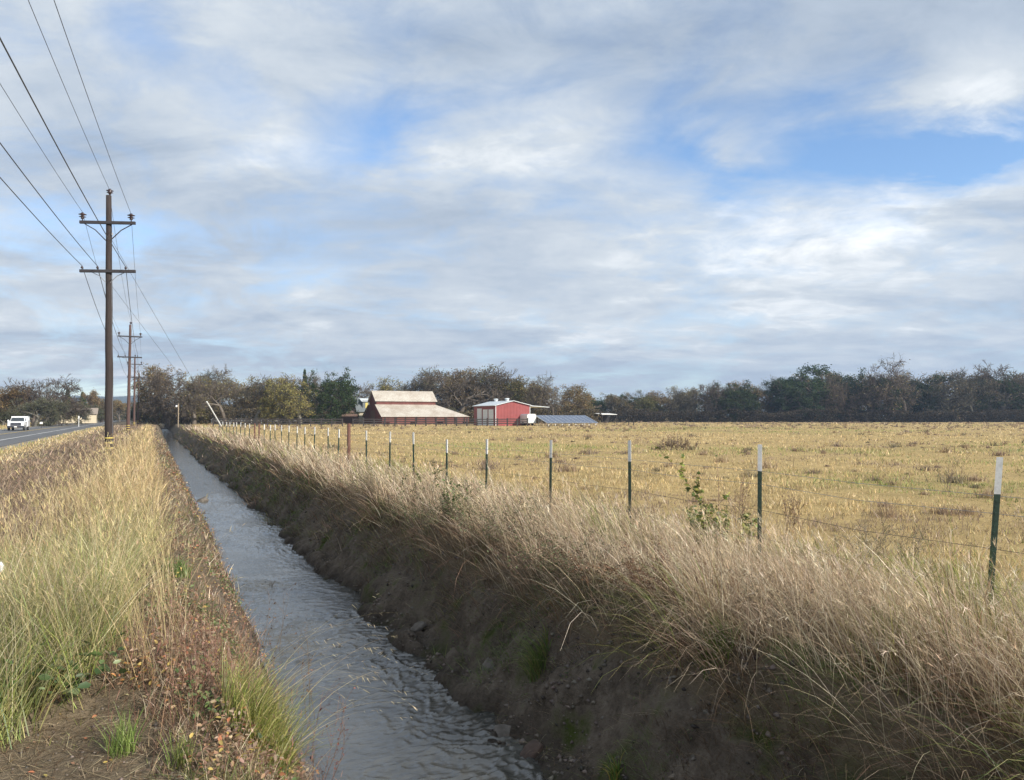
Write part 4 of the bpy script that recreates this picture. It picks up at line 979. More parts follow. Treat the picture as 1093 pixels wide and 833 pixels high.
# open carport far across the field
cx0, cy0 = at(650, 205); cpp = empty('carport', (cx0, cy0, 0)); tag(cpp, 'small white flat-roofed carport in front of the dark wood', 'carport')
m = MB(); m.slab((-2.2, 0, 2.3), (2.6, 0, 2.3), (2.6, 4, 2.6), (-2.2, 4, 2.6), .12); m.build('roof', M_WHITE, cpp)
for (xx, yy) in ((-2.1, .1), (2.4, .1), (-2.1, 3.8), (2.4, 3.8)):
    m = MB(); m.box(xx, xx + .12, yy, yy + .12, 0, 2.2); m.build('post', M_BOARD, cpp)
m = MB(); m.box(-2, 2.4, 3.6, 3.7, 0, 2.2); m.build('back_wall', M_DARK, cpp)

# house across the road
hx, hy = at(62, 205); hs = empty('roadside_house', (hx, hy, -.1)); tag(hs, 'cream house glimpsed between bushes across the road', 'house')
m = MB(); m.box(0, 9, 0, 6, 0, 2.6); m.poly([(9, 0, 2.6), (9, 6, 2.6), (9, 3, 4.0)], [(0, 1, 2)]); m.poly([(0, 0, 2.6), (0, 3, 4.0), (0, 6, 2.6)], [(0, 1, 2)]); m.build('wall', simple('cream_stucco', (.58, .50, .36), (.50, .43, .31), .8, 3), hs)
m = MB(); m.slab((-.4, -.4, 2.5), (9.4, -.4, 2.5), (9.4, 3, 4.15), (-.4, 3, 4.15), .12); m.slab((-.4, 3, 4.15), (9.4, 3, 4.15), (9.4, 6.4, 2.5), (-.4, 6.4, 2.5), .12); m.build('roof', simple('tan_shingle_roof', (.30, .25, .20), (.22, .18, .15), .8, 3), hs)
for x0 in (1.5, 5.6):
    m = MB(); m.box(x0, x0 + 1.2, -.03, -.003, 1, 2.1); m.build('window', M_GLASS, hs)

# board corral fence in front of the barn
bf = empty('board_fence', (0, 0, 0)); tag(bf, 'dark weathered board fence running in front of the barn and workshop', 'fence')
a0 = at(228, 128); a1 = at(563, 134); n = 30
for i in range(n + 1):
    x = a0[0] + (a1[0] - a0[0]) * i / n; y = a0[1] + (a1[1] - a0[1]) * i / n
    m = MB(); h_ = 1.35 + random.uniform(-.08, .12); m.box(x - .09, x + .09, y - .09, y + .09, -.1, h_); m.build('post', M_BOARD, bf)
    if i < n:
        x2 = a0[0] + (a1[0] - a0[0]) * (i + 1) / n; y2_ = a0[1] + (a1[1] - a0[1]) * (i + 1) / n
        if i in (12,): continue
        for z in (.42, .78, 1.14):
            zz_ = z + random.uniform(-.03, .03); d_ = Vector((x2 - x, y2_ - y, 0)).normalized(); nn_ = Vector((-d_.y, d_.x, 0)) * -.11
            a = Vector((x, y, zz_)) + nn_; b2 = Vector((x2, y2_, zz_ + random.uniform(-.03, .03))) + nn_
            m = MB(); m.poly([a, b2, b2 - nn_ * .2, a - nn_ * .2, a + Vector((0, 0, .16)), b2 + Vector((0, 0, .16)), b2 - nn_ * .2 + Vector((0, 0, .16)), a - nn_ * .2 + Vector((0, 0, .16))], [(0, 3, 2, 1), (4, 5, 6, 7), (0, 1, 5, 4), (1, 2, 6, 5), (2, 3, 7, 6), (3, 0, 4, 7)]); m.build('rail', M_BOARD, bf)
# white rail fence behind it
wf = empty('rail_fence', (0, 0, 0)); tag(wf, 'long thin white rail fence under the bare oaks', 'fence')
a0 = at(226, 168); a1 = at(352, 172)
for i in range(13):
    x = a0[0] + (a1[0] - a0[0]) * i / 12; y = a0[1] + (a1[1] - a0[1]) * i / 12
    m = MB(); m.box(x - .06, x + .06, y - .06, y + .06, -.1, 1.2); m.build('post', M_WHITE, wf)
for z in (.65, 1.08):
    m = MB(); m.slab((a0[0], a0[1] - .1, z), (a1[0], a1[1] - .1, z), (a1[0], a1[1] - .07, z + .12), (a0[0], a0[1] - .07, z + .12), .04); m.build('rail', M_WHITE, wf)
# scattered posts of the far field edge
for i, (px, f_) in enumerate(((552, 128), (671, 140), (676, 146))):
    x, y = at(px, f_); m = MB(); m.tube([(0, 0, -.1), (.02, 0, 1.25)], .09, 8); o = m.build('wooden_post', M_BOARD, None); o.location = (x, y, float(ground(x, y))); tag(o, ['dark wooden post standing by the corner of the red workshop', 'dark wooden post alone past the solar panels', 'second dark post beside the one past the solar panels'][i], 'post', 'loose wooden posts in the field')
# small pole with lamp among the trees
x, y = at(190.5, 120); rt = empty('lamp_pole', (x, y, 0)); m = MB(); m.tube([(0, 0, 0), (0, 0, 3.7)], .08, 8); m.build('pole', simple('pale_pole_wood', (.34, .27, .19), None, .8, 6), rt); m = MB(); m.lathe(-.3, 0, [(.05, 3.1), (.16, 3.2), (.12, 3.4), (.04, 3.45)], 10); m.tube([(0, 0, 3.4), (-.3, 0, 3.42)], .03, 6); m.build('lamp', M_WHITE, rt); tag(rt, 'short pale wooden pole with small white lamp near ditch end', 'lamp pole')
# roadside markers
for (px, f_, lb, hh) in ((84.5, 150, 'slim white roadside marker in front of round grey bush', 2.1), (44.5, 128, 'small white mailbox across the road beside the bushes', 1.2)):
    x, y = at(px, f_)
    if hh > 2:
        m = MB(); m.tube([(0, 0, 0), (0, 0, hh)], .06, 6); m.box(-.11, .11, -.07, -.05, hh - .5, hh); o = m.build('road_marker', M_WHITE); o.location = (x, y, -.3); tag(o, lb, 'road marker')
    else:
        rt = empty('mailbox', (x, y, -.3)); rt.scale = (.7, .7, .8); m = MB(); m.box(-.05, .05, -.05, .05, 0, .95); m.build('post', M_BOARD, rt)
        m = MB(); m.poly([(-.3, -.25, .95), (.3, -.25, .95), (.3, -.25, 1.2), (.18, -.25, 1.34), (-.18, -.25, 1.34), (-.3, -.25, 1.2), (-.3, .4, .95), (.3, .4, .95), (.3, .4, 1.2), (.18, .4, 1.34), (-.18, .4, 1.34), (-.3, .4, 1.2)], [(5, 4, 3, 2, 1, 0), (6, 7, 8, 9, 10, 11), (0, 1, 7, 6), (1, 2, 8, 7), (2, 3, 9, 8), (3, 4, 10, 9), (4, 5, 11, 10), (5, 0, 6, 11)]); m.build('box', M_WHITE, rt); tag(rt, lb, 'mailbox')

# ------------------------------------------------------------------ white pickup
M_CARP, t, b = newmat('white_car_paint'); b.inputs['Base Color'].default_value = (.78, .79, .80, 1); b.inputs['Roughness'].default_value = .3; b.inputs['Coat Weight'].default_value = .5
M_TYRE = simple('tyre_rubber', (.03, .03, .03), (.02, .02, .02), .85, 10)
M_CHR = simple('grey_metal', (.35, .36, .38), (.25, .26, .28), .3, 4, metallic=.8)
M_LAMP = simple('headlight_glass', (.75, .77, .8), (.6, .62, .65), .1, 4)
M_GRL = simple('dark_grille', (.03, .035, .05), (.02, .02, .03), .4, 8)
tx, ty = at(17.5, 102); tk = empty('pickup_truck', (-15.3, 128.5, RZ)); tag(tk, 'white pickup truck with dark grille driving along the road', 'pickup truck')
def prof(m, prof_, x0, x1, inset=0):
    n = len(prof_); m.poly([(x0, a, z) for a, z in prof_] + [(x1, a, z) for a, z in prof_], [tuple(range(n)), tuple(range(2 * n - 1, n - 1, -1))] + [(i, n + i, n + (i + 1) % n, (i + 1) % n) for i in range(n)])
m = MB(); prof(m, [(-2.7, .5), (-2.78, .75), (-2.72, 1.12), (-2.4, 1.22), (-1.3, 1.27), (-1.25, .45)], -.98, .98); prof(m, [(-1.249, .45), (-1.249, 1.27), (.8, 1.27), (.8, .45)], -.99, .99); tb = m.build('body', M_CARP, tk, bevel=.04)
m = MB(); m.poly([(-.93, -1.25, 1.25), (.93, -1.25, 1.25), (.93, .75, 1.25), (-.93, .75, 1.25), (-.76, -.55, 1.86), (.76, -.55, 1.86), (.78, .62, 1.88), (-.78, .62, 1.88)], [(4, 5, 6, 7), (0, 1, 5, 4), (1, 2, 6, 5), (2, 3, 7, 6), (3, 0, 4, 7)]); cab = m.build('cab', M_CARP, tk)
m = MB(); m.poly([(-.84, -1.20, 1.31), (.84, -1.20, 1.31), (.71, -.64, 1.81), (-.71, -.64, 1.81)], [(0, 1, 2, 3)]); ob = m.build('windshield', M_GLASS, cab); ob.location = (0, -.02, .012)
for s_ in (-1, 1):
    m = MB(); m.poly([(s_ * .935, -.95, 1.31), (s_ * .935, .6, 1.31), (s_ * .80, .52, 1.80), (s_ * .80, -.5, 1.80)], [(0, 1, 2, 3)]); ob = m.build('side_window', M_GLASS, cab); ob.location = (s_ * .012, 0, 0)
    m = MB(); m.box(s_ * 1.12 - .1, s_ * 1.12 + .1, -.85, -.75, 1.25, 1.5); m.build('mirror', M_CARP, cab)
m = MB(); m.box(-.62, .62, -2.80, -2.779, .72, 1.1); gr = m.build('grille', M_GRL, tk)
m = MB(); m.box(-.55, .55, -2.815, -2.801, .88, .92); m.build('grille_bar', M_CHR, gr)
for s_ in (-1, 1):
    m = MB(); m.box(s_ * .79 - .15, s_ * .79 + .15, -2.79, -2.775, .84, 1.08); m.build('headlight', M_LAMP, tk)
m = MB(); m.box(-1, 1, -2.95, -2.79, .42, .68); m.build('bumper', M_GRL, tk, bevel=.03)
m = MB(); m.box(-.17, .17, -2.965, -2.951, .48, .62); m.build('licence_plate', M_WHITE, tk)
m = MB(); m.box(-1.05, 1.05, .82, 3.0, .55, 1.45); m.box(-.98, .98, .86, .92, 1.45, 2.0); m.box(-1.0, -.94, .92, 2.9, 1.9, 1.98); m.box(.94, 1.0, .92, 2.9, 1.9, 1.98); m.box(-.98, .98, 2.84, 2.9, 1.45, 2.0); m.build('utility_bed', M_CARP, tk)
for (sx1, yy) in ((-1, -1.85), (1, -1.85), (-1, 2.0), (1, 2.0)):
    m = MB(); m.lathe(yy, .40, [(.25, sx1 * .9 - .13), (.40, sx1 * .9 - .12), (.40, sx1 * .9 + .12), (.25, sx1 * .9 + .13)], 20, 'x'); wh = m.build('wheel', M_TYRE, tk, True)
    m = MB(); m.lathe(yy, .40, [(.22, sx1 * .9 - .135), (.22, sx1 * .9 + .135)], 16, 'x'); m.build('rim', M_CHR, wh)

# ------------------------------------------------------------------ trees
M_BARK = foliage('bark', 0.0, .1)
M_CROWN = foliage('crown_leaves', .25, .16, .004)

def tree_meshes(seed, kind):
    """a 10 m tree: returns trunk mesh and crown mesh"""
    rnd = random.Random(seed); segs = []; tips = []
    P = dict(
        bare=dict(lv=5, wig=.26, ang=(.4, 1.15), ratio=.74, nch=(2, 3), trunk=2.2, grav=.0),
        oak=dict(lv=4, wig=.22, ang=(.4, 1.2), ratio=.76, nch=(2, 3), trunk=1.7, grav=-.02),
        evergreen=dict(lv=4, wig=.18, ang=(.4, 1.3), ratio=.76, nch=(2, 3), trunk=1.3, grav=-.03),
        upright=dict(lv=4, wig=.15, ang=(.2, .55), ratio=.76, nch=(2, 3), trunk=2.2, grav=.12),
        bush=dict(lv=4, wig=.25, ang=(.4, 1.1), ratio=.78, nch=(3, 3), trunk=.7, grav=0),
    )[kind]
    def grow(p, d, L, r, lv):
        n = 3
        for i in range(n):
            d = (d + Vector((rnd.gauss(0, P['wig']), rnd.gauss(0, P['wig']), rnd.gauss(0, P['wig'] * .6) + P['grav']))).normalized() if (lv or i) else d
            q = p + d * L / n; r2 = r * (1 - .12 * 1)
            segs.append((p, q, r, r2, lv)); p = q; r = r2
            if (i < 2 if lv else i > 0) and lv < P['lv'] and rnd.random() < (.85 if lv else 1):
                side(p, d, L * .72, r * .55, lv + 1)
        if lv < P['lv']:
            for k_ in range(rnd.randint(*P['nch'])): side(p, d, L * P['ratio'] * rnd.uniform(.8, 1.15), r * .68, lv + 1)
        else: tips.append((p, d))
    def side(p, d, L, r, lv):
        a = rnd.uniform(*P['ang']); ax = d.orthogonal().normalized(); ax.rotate(Matrix.Rotation(rnd.uniform(0, 2 * PI), 3, d)); nd = d.copy(); nd.rotate(Matrix.Rotation(a, 3, ax)); grow(p, nd, L, r, lv)
    grow(Vector((0, 0, -.15)), Vector((rnd.gauss(0, .06), rnd.gauss(0, .06), 1)).normalized(), P['trunk'], .21 if kind != 'bush' else .12, 0)
    zmax = sorted(t_[0].z for t_ in tips)[int(len(tips) * .97)]; sc = 9.4 / zmax
    return segs, tips, sc

def tree_proto(seed, kind, nleaf, leaf, lpal, twigpal, ntw=6, twl=.5, wx=1.0):
    rs = np.random.RandomState(seed); segs, tips, sc = tree_meshes(seed, kind)
    S = np.array([wx * sc, wx * sc, sc])
    def tubes(sel, n):
        V = []; Q = []; C = []
        for (p, q, r, r2, lv) in sel:
            d = (q - p).normalized(); a = d.orthogonal().normalized(); c = d.cross(a); b0 = len(V)
            for (pp, rr) in ((p, r), (q, r2)):
                for k_ in range(n):
                    v = pp + (a * math.cos(2 * PI * k_ / n) + c * math.sin(2 * PI * k_ / n)) * rr; V.append(tuple(v))
            for k_ in range(n): Q.append((b0 + k_, b0 + (k_ + 1) % n, b0 + n + (k_ + 1) % n, b0 + n + k_))
        V = np.array(V) * S; Q = np.array(Q)
        C = np.array(twigpal[0]) * .6 * rs.uniform(.8, 1.2, (len(V), 1))
        return V, Q, C
    g1 = Grass(); g1.add(*tubes([s for s in segs if s[4] <= 1], 8)); g1.add(*tubes([s for s in segs if s[4] == 2], 5))
    g2 = Grass(); s3 = [s for s in segs if s[4] >= 3]
    if s3: g2.add(*tubes([(a, b_, max(r, .018), max(r2, .012), l) for a, b_, r, r2, l in s3], 3))
    T = np.array([tuple(t_[0]) for t_ in tips]) * S; Dn = np.array([tuple(t_[1]) for t_ in tips])
    global RS
    keepRS = RS; RS = rs
    N = len(T) * ntw; ti = np.repeat(np.arange(len(T)), ntw)
    d = Dn[ti] + rs.normal(0, .7, (N, 3)); d /= np.linalg.norm(d, axis=1, keepdims=True)
    g2.blades(T[ti] - Dn[ti] * rs.uniform(0, .5, (N, 1)), twl * rs.uniform(.5, 1.3, N), .035, np.arccos(np.clip(d[:, 2], -1, 1)), rs.uniform(-.3, .5, N), np.arctan2(d[:, 1], d[:, 0]), pick(twigpal, N), seg=2)
    if nleaf:
        N = len(T) * nleaf; ti = np.repeat(np.arange(len(T)), nleaf)
        cl = rs.rand(len(T)) > .12
        sp = .42
        Pp = T[ti] + rs.normal(0, sp, (N, 3)) * np.array([1, 1, .75]); kk = cl[ti]
        Pp = Pp[kk]; N = len(Pp)
        tint = (rs.uniform(.75, 1.25, len(T))[ti][kk])[:, None]
        g2.add(*leafquads(Pp, leaf * rs.uniform(.6, 1.4, N), pick(lpal, N) * tint, 1.2))
    RS = keepRS
    mt = np_mesh('trunk', np.concatenate(g1.V), np.concatenate(g1.Q), np.concatenate(g1.C)); mt.materials.append(M_BARK)
    mc = np_mesh('crown', np.concatenate(g2.V), np.concatenate(g2.Q), np.concatenate(g2.C)); mc.materials.append(M_CROWN)
    return mt, mc

def conifer_proto(seed, pal, w=2.2, gap=.0):
    rs = np.random.RandomState(seed); rnd = random.Random(seed)
    m = MB(); m.tube([(0, 0, -.1), (.03, 0, 5), (0, .02, 9.7)], [.2, .12, .02], 8); V = np.array(m.v); 
    mt = bpy.data.meshes.new('trunk'); mt.from_pydata(m.v, [], m.f); mt.materials.append(M_BARK)
    ca = mt.color_attributes.new('Col', 'FLOAT_COLOR', 'POINT'); ca.data.foreach_set('color', np.tile(np.array([.10, .075, .06, 1], dtype=np.float32), len(m.v)))
    global RS
    keepRS = RS; RS = rs
    g = Grass(); N = 520; z = 9.8 - 8.8 * rs.rand(N) ** .8; az = rs.uniform(0, 2 * PI, N); reach = w * ((9.9 - z) / 9) ** .75 * rs.uniform(.55, 1.1, N) + .1
    root = np.stack([0 * z, 0 * z, z], 1)
    g.blades(root, reach, .05, np.full(N, 1.25), rs.uniform(.2, .7, N), az, pick([(.10, .075, .05)], N), seg=3)
    per = 22; ti = np.repeat(np.arange(N), per); u = rs.uniform(.2, 1, N * per)
    P = np.stack([np.cos(az[ti]) * reach[ti] * u, np.sin(az[ti]) * reach[ti] * u, z[ti] + reach[ti] * (.30 * u - .45 * u * u)], 1) + rs.normal(0, .09, (N * per, 3))
    g.add(*leafquads(P, .15 * rs.uniform(.6, 1.4, N * per), pick(pal, N * per), 1.2)); RS = keepRS
    mc = np_mesh('crown', np.concatenate(g.V), np.concatenate(g.Q), np.concatenate(g.C)); mc.materials.append(M_CROWN)
    return mt, mc

TW = [(.19, .155, .125), (.25, .20, .16), (.14, .115, .095)]
TWG = [(.17, .155, .12), (.22, .20, .15), (.13, .115, .09)]
PROTO = {}
PROTO['bare'] = [tree_proto(11, 'bare', 0, .1, None, TW, 7, .55, 1.0), tree_proto(23, 'bare', 1, .10, [(.26, .18, .10), (.20, .19, .08)], TWG, 7, .55, 1.1), tree_proto(31, 'bare', 1, .10, [(.24, .20, .09)], TW, 6, .6, .95)]
PROTO['brown'] = [tree_proto(41, 'oak', 26, .13, [(.24, .17, .09), (.19, .15, .07), (.28, .20, .10), (.15, .14, .06)], TW, 8, .6), tree_proto(43, 'oak', 22, .13, [(.20, .17, .08), (.26, .19, .11), (.16, .15, .07)], TWG, 8, .6, 1.1)]
PROTO['olive'] = [tree_proto(51, 'oak', 34, .13, [(.13, .14, .05), (.17, .16, .06), (.20, .17, .07), (.10, .11, .04)], TWG, 7, .6), tree_proto(53, 'oak', 30, .13, [(.24, .22, .08), (.19, .18, .07), (.28, .23, .09)], TWG, 7, .6)]
PROTO['ever'] = [tree_proto(61, 'evergreen', 60, .15, [(.040, .065, .028), (.055, .085, .035), (.075, .10, .04), (.03, .05, .022)], TW, 3, .5, 1.1), tree_proto(63, 'evergreen', 56, .15, [(.045, .07, .035), (.06, .085, .045), (.035, .055, .03)], TW, 3, .5, 1.2)]
PROTO['orange'] = [tree_proto(71, 'upright', 30, .13, [(.27, .19, .09), (.22, .17, .08), (.31, .23, .11)], TW, 6, .5)]
PROTO['bush'] = [tree_proto(81, 'bush', 14, .14, [(.13, .14, .08), (.17, .17, .10), (.11, .12, .07)], TWG, 9, .8, 1.3), tree_proto(83, 'bush', 16, .15, [(.06, .08, .035), (.09, .11, .05), (.12, .13, .06)], TWG, 6, .8, 1.4)]
PROTO['conifer'] = [conifer_proto(91, [(.045, .07, .035), (.06, .09, .04), (.035, .055, .03)], 2.0), conifer_proto(93, [(.10, .14, .05), (.14, .17, .06), (.08, .11, .04)], 1.9)]
NAMES = dict(bare='bare_oak', brown='brown_oak', olive='olive_tree', ever='evergreen_oak', orange='autumn_tree', bush='bush', conifer='conifer')
NAMES['olive'] = 'oak_tree'
CATS = dict(bare='tree', brown='tree', olive='tree', ever='tree', orange='tree', bush='bush', conifer='tree')
used = {}
def tree(px, top, f, kind, v, label, wf=1.0, group='trees beyond the field', z0=0.0):
    x, y = at(px, f); H = (zat(top, f) - z0)
    mt, mc = PROTO[kind][v % len(PROTO[kind])]
    rt = empty(NAMES[kind], (x, y, z0 - .05), random.uniform(0, 6.28)); s_ = H / 10.0; rt.scale = (s_ * wf, s_ * wf, s_)
    a = bpy.data.objects.new('trunk', mt); COL.objects.link(a); a.parent = rt
    b_ = bpy.data.objects.new('crown', mc); COL.objects.link(b_); b_.parent = rt
    tag(rt, label, CATS[kind], group); return rt

# (column, top row, distance, kind, variant, width factor, label)
GA = 'trees at the far end of the ditch and behind the fences'
rowA = [
 (157, 432, 175, 'bush', 1, 1.0, 'low dark bush where the ditch meets the trees'),
 (168, 397, 170, 'conifer', 1, .55, 'narrow green conifer first in the row beyond the ditch'),
 (179, 392, 168, 'brown', 0, .75, 'tall brown leafed tree beside the narrow conifer'),
 (193, 404, 178, 'olive', 1, .9, 'yellowish tree behind the small lamp pole'),
 (207, 398, 162, 'bare', 0, 1.1, 'crooked open bare oak behind the white guy guard'),
 (222, 396, 185, 'bare', 1, 1.0, 'bare oak behind the crooked one near the guy guard'),
 (240, 396, 160, 'bare', 2, 1.2, 'wide spreading bare oak over the start of the white rail fence'),
 (256, 404, 190, 'brown', 1, 1.0, 'brown tree between two bare oaks behind the rail fence'),
 (272, 404, 158, 'bare', 1, 1.15, 'leaning dark-limbed bare oak behind the paired brown fence posts'),
 (290, 405, 188, 'brown', 0, 1.0, 'rounded brown tree behind the rail fence middle'),
 (305, 402, 182, 'bare', 0, 1.0, 'fine twigged grey tree left of the dark conifer tip'),
 (321, 404, 160, 'olive', 1, .95, 'yellow-brown full tree beneath the dark conifer tip'),
 (325, 394, 215, 'conifer', 0, .6, 'dark pointed conifer tip rising above brown trees'),
 (340, 402, 190, 'bare', 2, 1.0, 'grey bare tree between conifer tip and dark green oak'),
 (356, 402, 165, 'ever', 0, .8, 'dark green round oak left of the farmhouse'),
 (374, 410, 195, 'bare', 0, .9, 'thin bare tree just above the brown farmhouse wall'),
 (392, 405, 205, 'olive', 1, 1.0, 'yellow-olive tree rising behind the farmhouse roof'),
 (408, 411, 210, 'bare', 1, .9, 'pale bare tree peeping over the barn roof end'),
]
for (px, tp, f_, k_, v_, w_, lb) in rowA: tree(px, tp, f_, k_, v_, lb, w_, GA)
GB = 'trees behind the barn and workshop'
rowB = [
 (449, 404, 200, 'bare', 1, 1.0, 'bare tree just past the right end of the barn ridge'),
 (466, 395, 195, 'bare', 1, 1.15, 'tall bare oak above the end of the barn skirt roof'),
 (483, 396, 215, 'brown', 1, 1.0, 'brown tree close behind the tall bare oak'),
 (492, 391, 190, 'bare', 0, 1.2, 'tallest grey bare oak between barn and red workshop'),
 (512, 397, 200, 'brown', 0, 1.05, 'brownish round tree above the roller doors of the workshop'),
 (530, 399, 195, 'olive', 0, 1.0, 'olive green tree directly above the red workshop ridge'),
 (546, 402, 205, 'olive', 1, 1.0, 'yellow-olive tree above the workshop canopy'),
 (561, 404, 198, 'brown', 1, .95, 'brown tree behind the white trailer'),
 (576, 408, 210, 'bare', 1, .9, 'thin bare tree above the start of the solar panels'),
 (590, 403, 190, 'bare', 2, 1.15, 'open bare oak above the middle of the solar panels'),
 (604, 411, 200, 'brown', 0, 1.0, 'brown tree above the far end of the solar panels'),
 (484, 435, 180, 'bush', 0, .8, 'pale bush between the barn and the red workshop'),
 (621, 423, 215, 'olive', 0, 1.0, 'low olive tree where the wood dips past the solar panels'),
]
for (px, tp, f_, k_, v_, w_, lb) in rowB: tree(px, tp, f_, k_, v_, lb, w_, GB)
GC = 'trees of the dark wood across the field'
rowC = [
 (636, 426, 250, 'ever', 0, .9, 'low dark evergreen behind the white carport, smallest of the wood'),
 (655, 420, 245, 'brown', 1, 1.0, 'brown tree standing over the small white carport'),
 (671, 423, 255, 'ever', 1, .9, 'dark evergreen behind the pair of loose posts'),
 (687, 421, 246, 'olive', 0, 1.0, 'dull olive tree two crowns past the carport'),
 (704, 418, 252, 'brown', 0, 1.0, 'brownish tree left of the leaning sapling top'),
 (720, 417, 244, 'bare', 1, 1.0, 'grey bare tree just before the sapling top'),
 (736, 413, 256, 'brown', 1, 1.0, 'brown tree directly above the sapling leaves'),
 (752, 409, 242, 'bare', 0, 1.05, 'tall thin bare oak just past the sapling top'),
 (768, 411, 250, 'bare', 2, 1.0, 'second bare oak past the sapling, more twiggy'),
 (784, 413, 244, 'ever', 0, 1.0, 'dark evergreen left of the second post top'),
 (802, 408, 252, 'brown', 0, 1.0, 'brown crown above the second fence post'),
 (818, 405, 258, 'bare', 1, .9, 'pale twiggy tree above and past the second post'),
 (832, 408, 243, 'ever', 1, .95, 'dark evergreen between second post and the domed oak'),
 (848, 402, 250, 'ever', 0, 1.0, 'dark round oak beside the highest domed evergreen'),
 (866, 400, 258, 'brown', 1, .9, 'brown crown squeezed between two dark oaks'),
 (880, 394, 248, 'ever', 1, 1.0, 'highest domed evergreen oak of the dark wood'),
 (898, 402, 243, 'bare', 2, 1.0, 'grey tree on the far shoulder of the domed oak'),
 (915, 404, 252, 'brown', 0, 1.0, 'brown crown in the dip before the great bare oak'),
 (930, 403, 245, 'ever', 0, .95, 'dark evergreen at the foot of the great bare oak'),
 (948, 400, 258, 'bare', 1, 1.0, 'slim bare tree tucked against the great bare oak'),
 (965, 386, 240, 'bare', 2, 1.15, 'great bare oak with open twisted crown, tallest of the wood'),
 (985, 398, 254, 'brown', 1, 1.0, 'brown tree right behind the great bare oak'),
 (1000, 404, 246, 'ever', 1, .9, 'low dark evergreen past the great bare oak'),
 (1015, 403, 252, 'bare', 2, 1.0, 'bare tree in the gap left of the closest post top'),
 (1038, 397, 242, 'bare', 1, 1.15, 'wide golden-tipped bare oak above the closest fence post'),
 (1056, 406, 256, 'olive', 1, 1.0, 'olive crown exactly behind the closest fence post'),
 (1068, 402, 244, 'ever', 0, .9, 'dark evergreen just past the closest fence post'),
 (1086, 391, 246, 'bare', 0, 1.1, 'bare oak cut by the edge of the view'),
 (1106, 400, 250, 'brown', 0, 1.0, 'brown tree last but one along the wood'),
 (1126, 398, 246, 'ever', 1, 1.0, 'dark evergreen last along the wood'),
]
for (px, tp, f_, k_, v_, w_, lb) in rowC: tree(px, tp, f_, k_, v_, lb, w_ * 1.05, GC)
GD = 'trees and bushes across the road'
rowD = [
 (-14, 410, 165, 'brown', 0, 1.0, 'brown tree at the outer end of the roadside row'),
 (6, 412, 160, 'orange', 0, 1.2, 'rusty orange leafed tree behind the pickup truck'),
 (21, 420, 185, 'olive', 0, 1.0, 'olive tree between rusty tree and bare oak'),
 (37, 402, 165, 'bare', 0, 1.15, 'tall open bare oak across the road'),
 (52, 409, 175, 'bare', 2, 1.0, 'shorter bare oak beside the tall open one'),
 (62, 424, 190, 'olive', 1, .9, 'yellow-green tree above the cream house'),
 (72, 414, 215, 'conifer', 0, .9, 'pointed dark conifer above the cream house'),
 (80, 426, 220, 'olive', 1, .8, 'yellow-green small tree under the pointed conifer'),
 (88, 418, 250, 'conifer', 1, 1.2, 'broad green conifer right of the pointed one'),
 (98, 417, 240, 'orange', 0, .7, 'slim golden orange tree beside the broad conifer'),
 (109, 426, 260, 'brown', 0, 1.2, 'tan tree left of the tall dark utility pole'),
 (128, 427, 290, 'orange', 0, 1.4, 'golden brown trees between the first two utility poles'),
 (140, 431, 330, 'brown', 1, 1.3, 'faint brown tree at the far end of the road'),
 (4, 440, 148, 'bush', 1, 1.3, 'dark hedge-like bush just behind the pickup truck'),
 (20, 441, 150, 'bush', 1, 1.2, 'dark bush beside the hedge behind the pickup'),
 (38, 425, 155, 'bush', 0, 1.0, 'large grey bush below the tall bare oak'),
 (52, 428, 158, 'bush', 0, .95, 'large grey bush left of the cream house'),
 (83, 434, 195, 'bush', 0, .9, 'round grey-green bush hiding the house corner'),
 (92, 432, 215, 'bush', 1, 1.0, 'dark green bush behind the round grey one'),
 (104, 437, 235, 'bush', 1, .9, 'small dark bush near the tall dark pole'),
]
for (px, tp, f_, k_, v_, w_, lb) in rowD: tree(px, tp, f_, k_, v_, lb, w_, GD, -.1)

# the mass of wood behind the single trees, and brush below them
def woodmass(name, pts, hfun, n, leaf, pal, depth=14):
    g = Grass(); pts = np.array(pts); seg = np.linalg.norm(np.diff(pts, axis=0), axis=1); cum = np.concatenate([[0], np.cumsum(seg)])
    s_ = RS.uniform(0, cum[-1], n); X = np.interp(s_, cum, pts[:, 0]); Y = np.interp(s_, cum, pts[:, 1])
    hv = hfun * (.6 + .8 * fbm(s_ * .16, s_ * 0, 4, 141)); 
    z = hv * RS.rand(n) ** .8
    lob = fbm(s_ * .5, z * .5, 3, 142); kk = lob + .15 * RS.rand(n) > .42
    off = RS.uniform(-depth / 2, depth / 2, n)
    P = np.stack([X + FW[0] * off, Y + FW[1] * off, z], 1)[kk]; N = len(P)
    cc = pick(pal, N) * (.7 + .6 * fbm(s_[kk] * .3, z[kk] * .4, 2, 143))[:, None]
    g.add(*leafquads(P, leaf * RS.uniform(.6, 1.4, N), cc, 1.2)); o = g.build(name, M_CROWN); tag(o, kind='stuff'); return o
woodmass('distant_wood', [at(600, 285), at(760, 290), at(900, 288), at(1180, 285)], 7.5, 100000, .22, [(.13, .105, .075), (.08, .09, .05), (.16, .125, .09), (.06, .07, .045)])
woodmass('distant_wood', [at(150, 228), at(290, 232), at(430, 235), at(640, 240)], 5.5, 60000, .26, [(.13, .11, .08), (.10, .10, .06), (.16, .13, .09)])
woodmass('distant_wood', [at(-60, 260), at(60, 280), at(110, 330), at(150, 420)], 5.0, 26000, .30, [(.13, .12, .07), (.18, .14, .08), (.10, .10, .06)])
woodmass('undergrowth', [at(560, 232), at(760, 236), at(1180, 234)], 3.4, 80000, .18, [(.06, .05, .035), (.045, .04, .03), (.08, .06, .045)], 10)
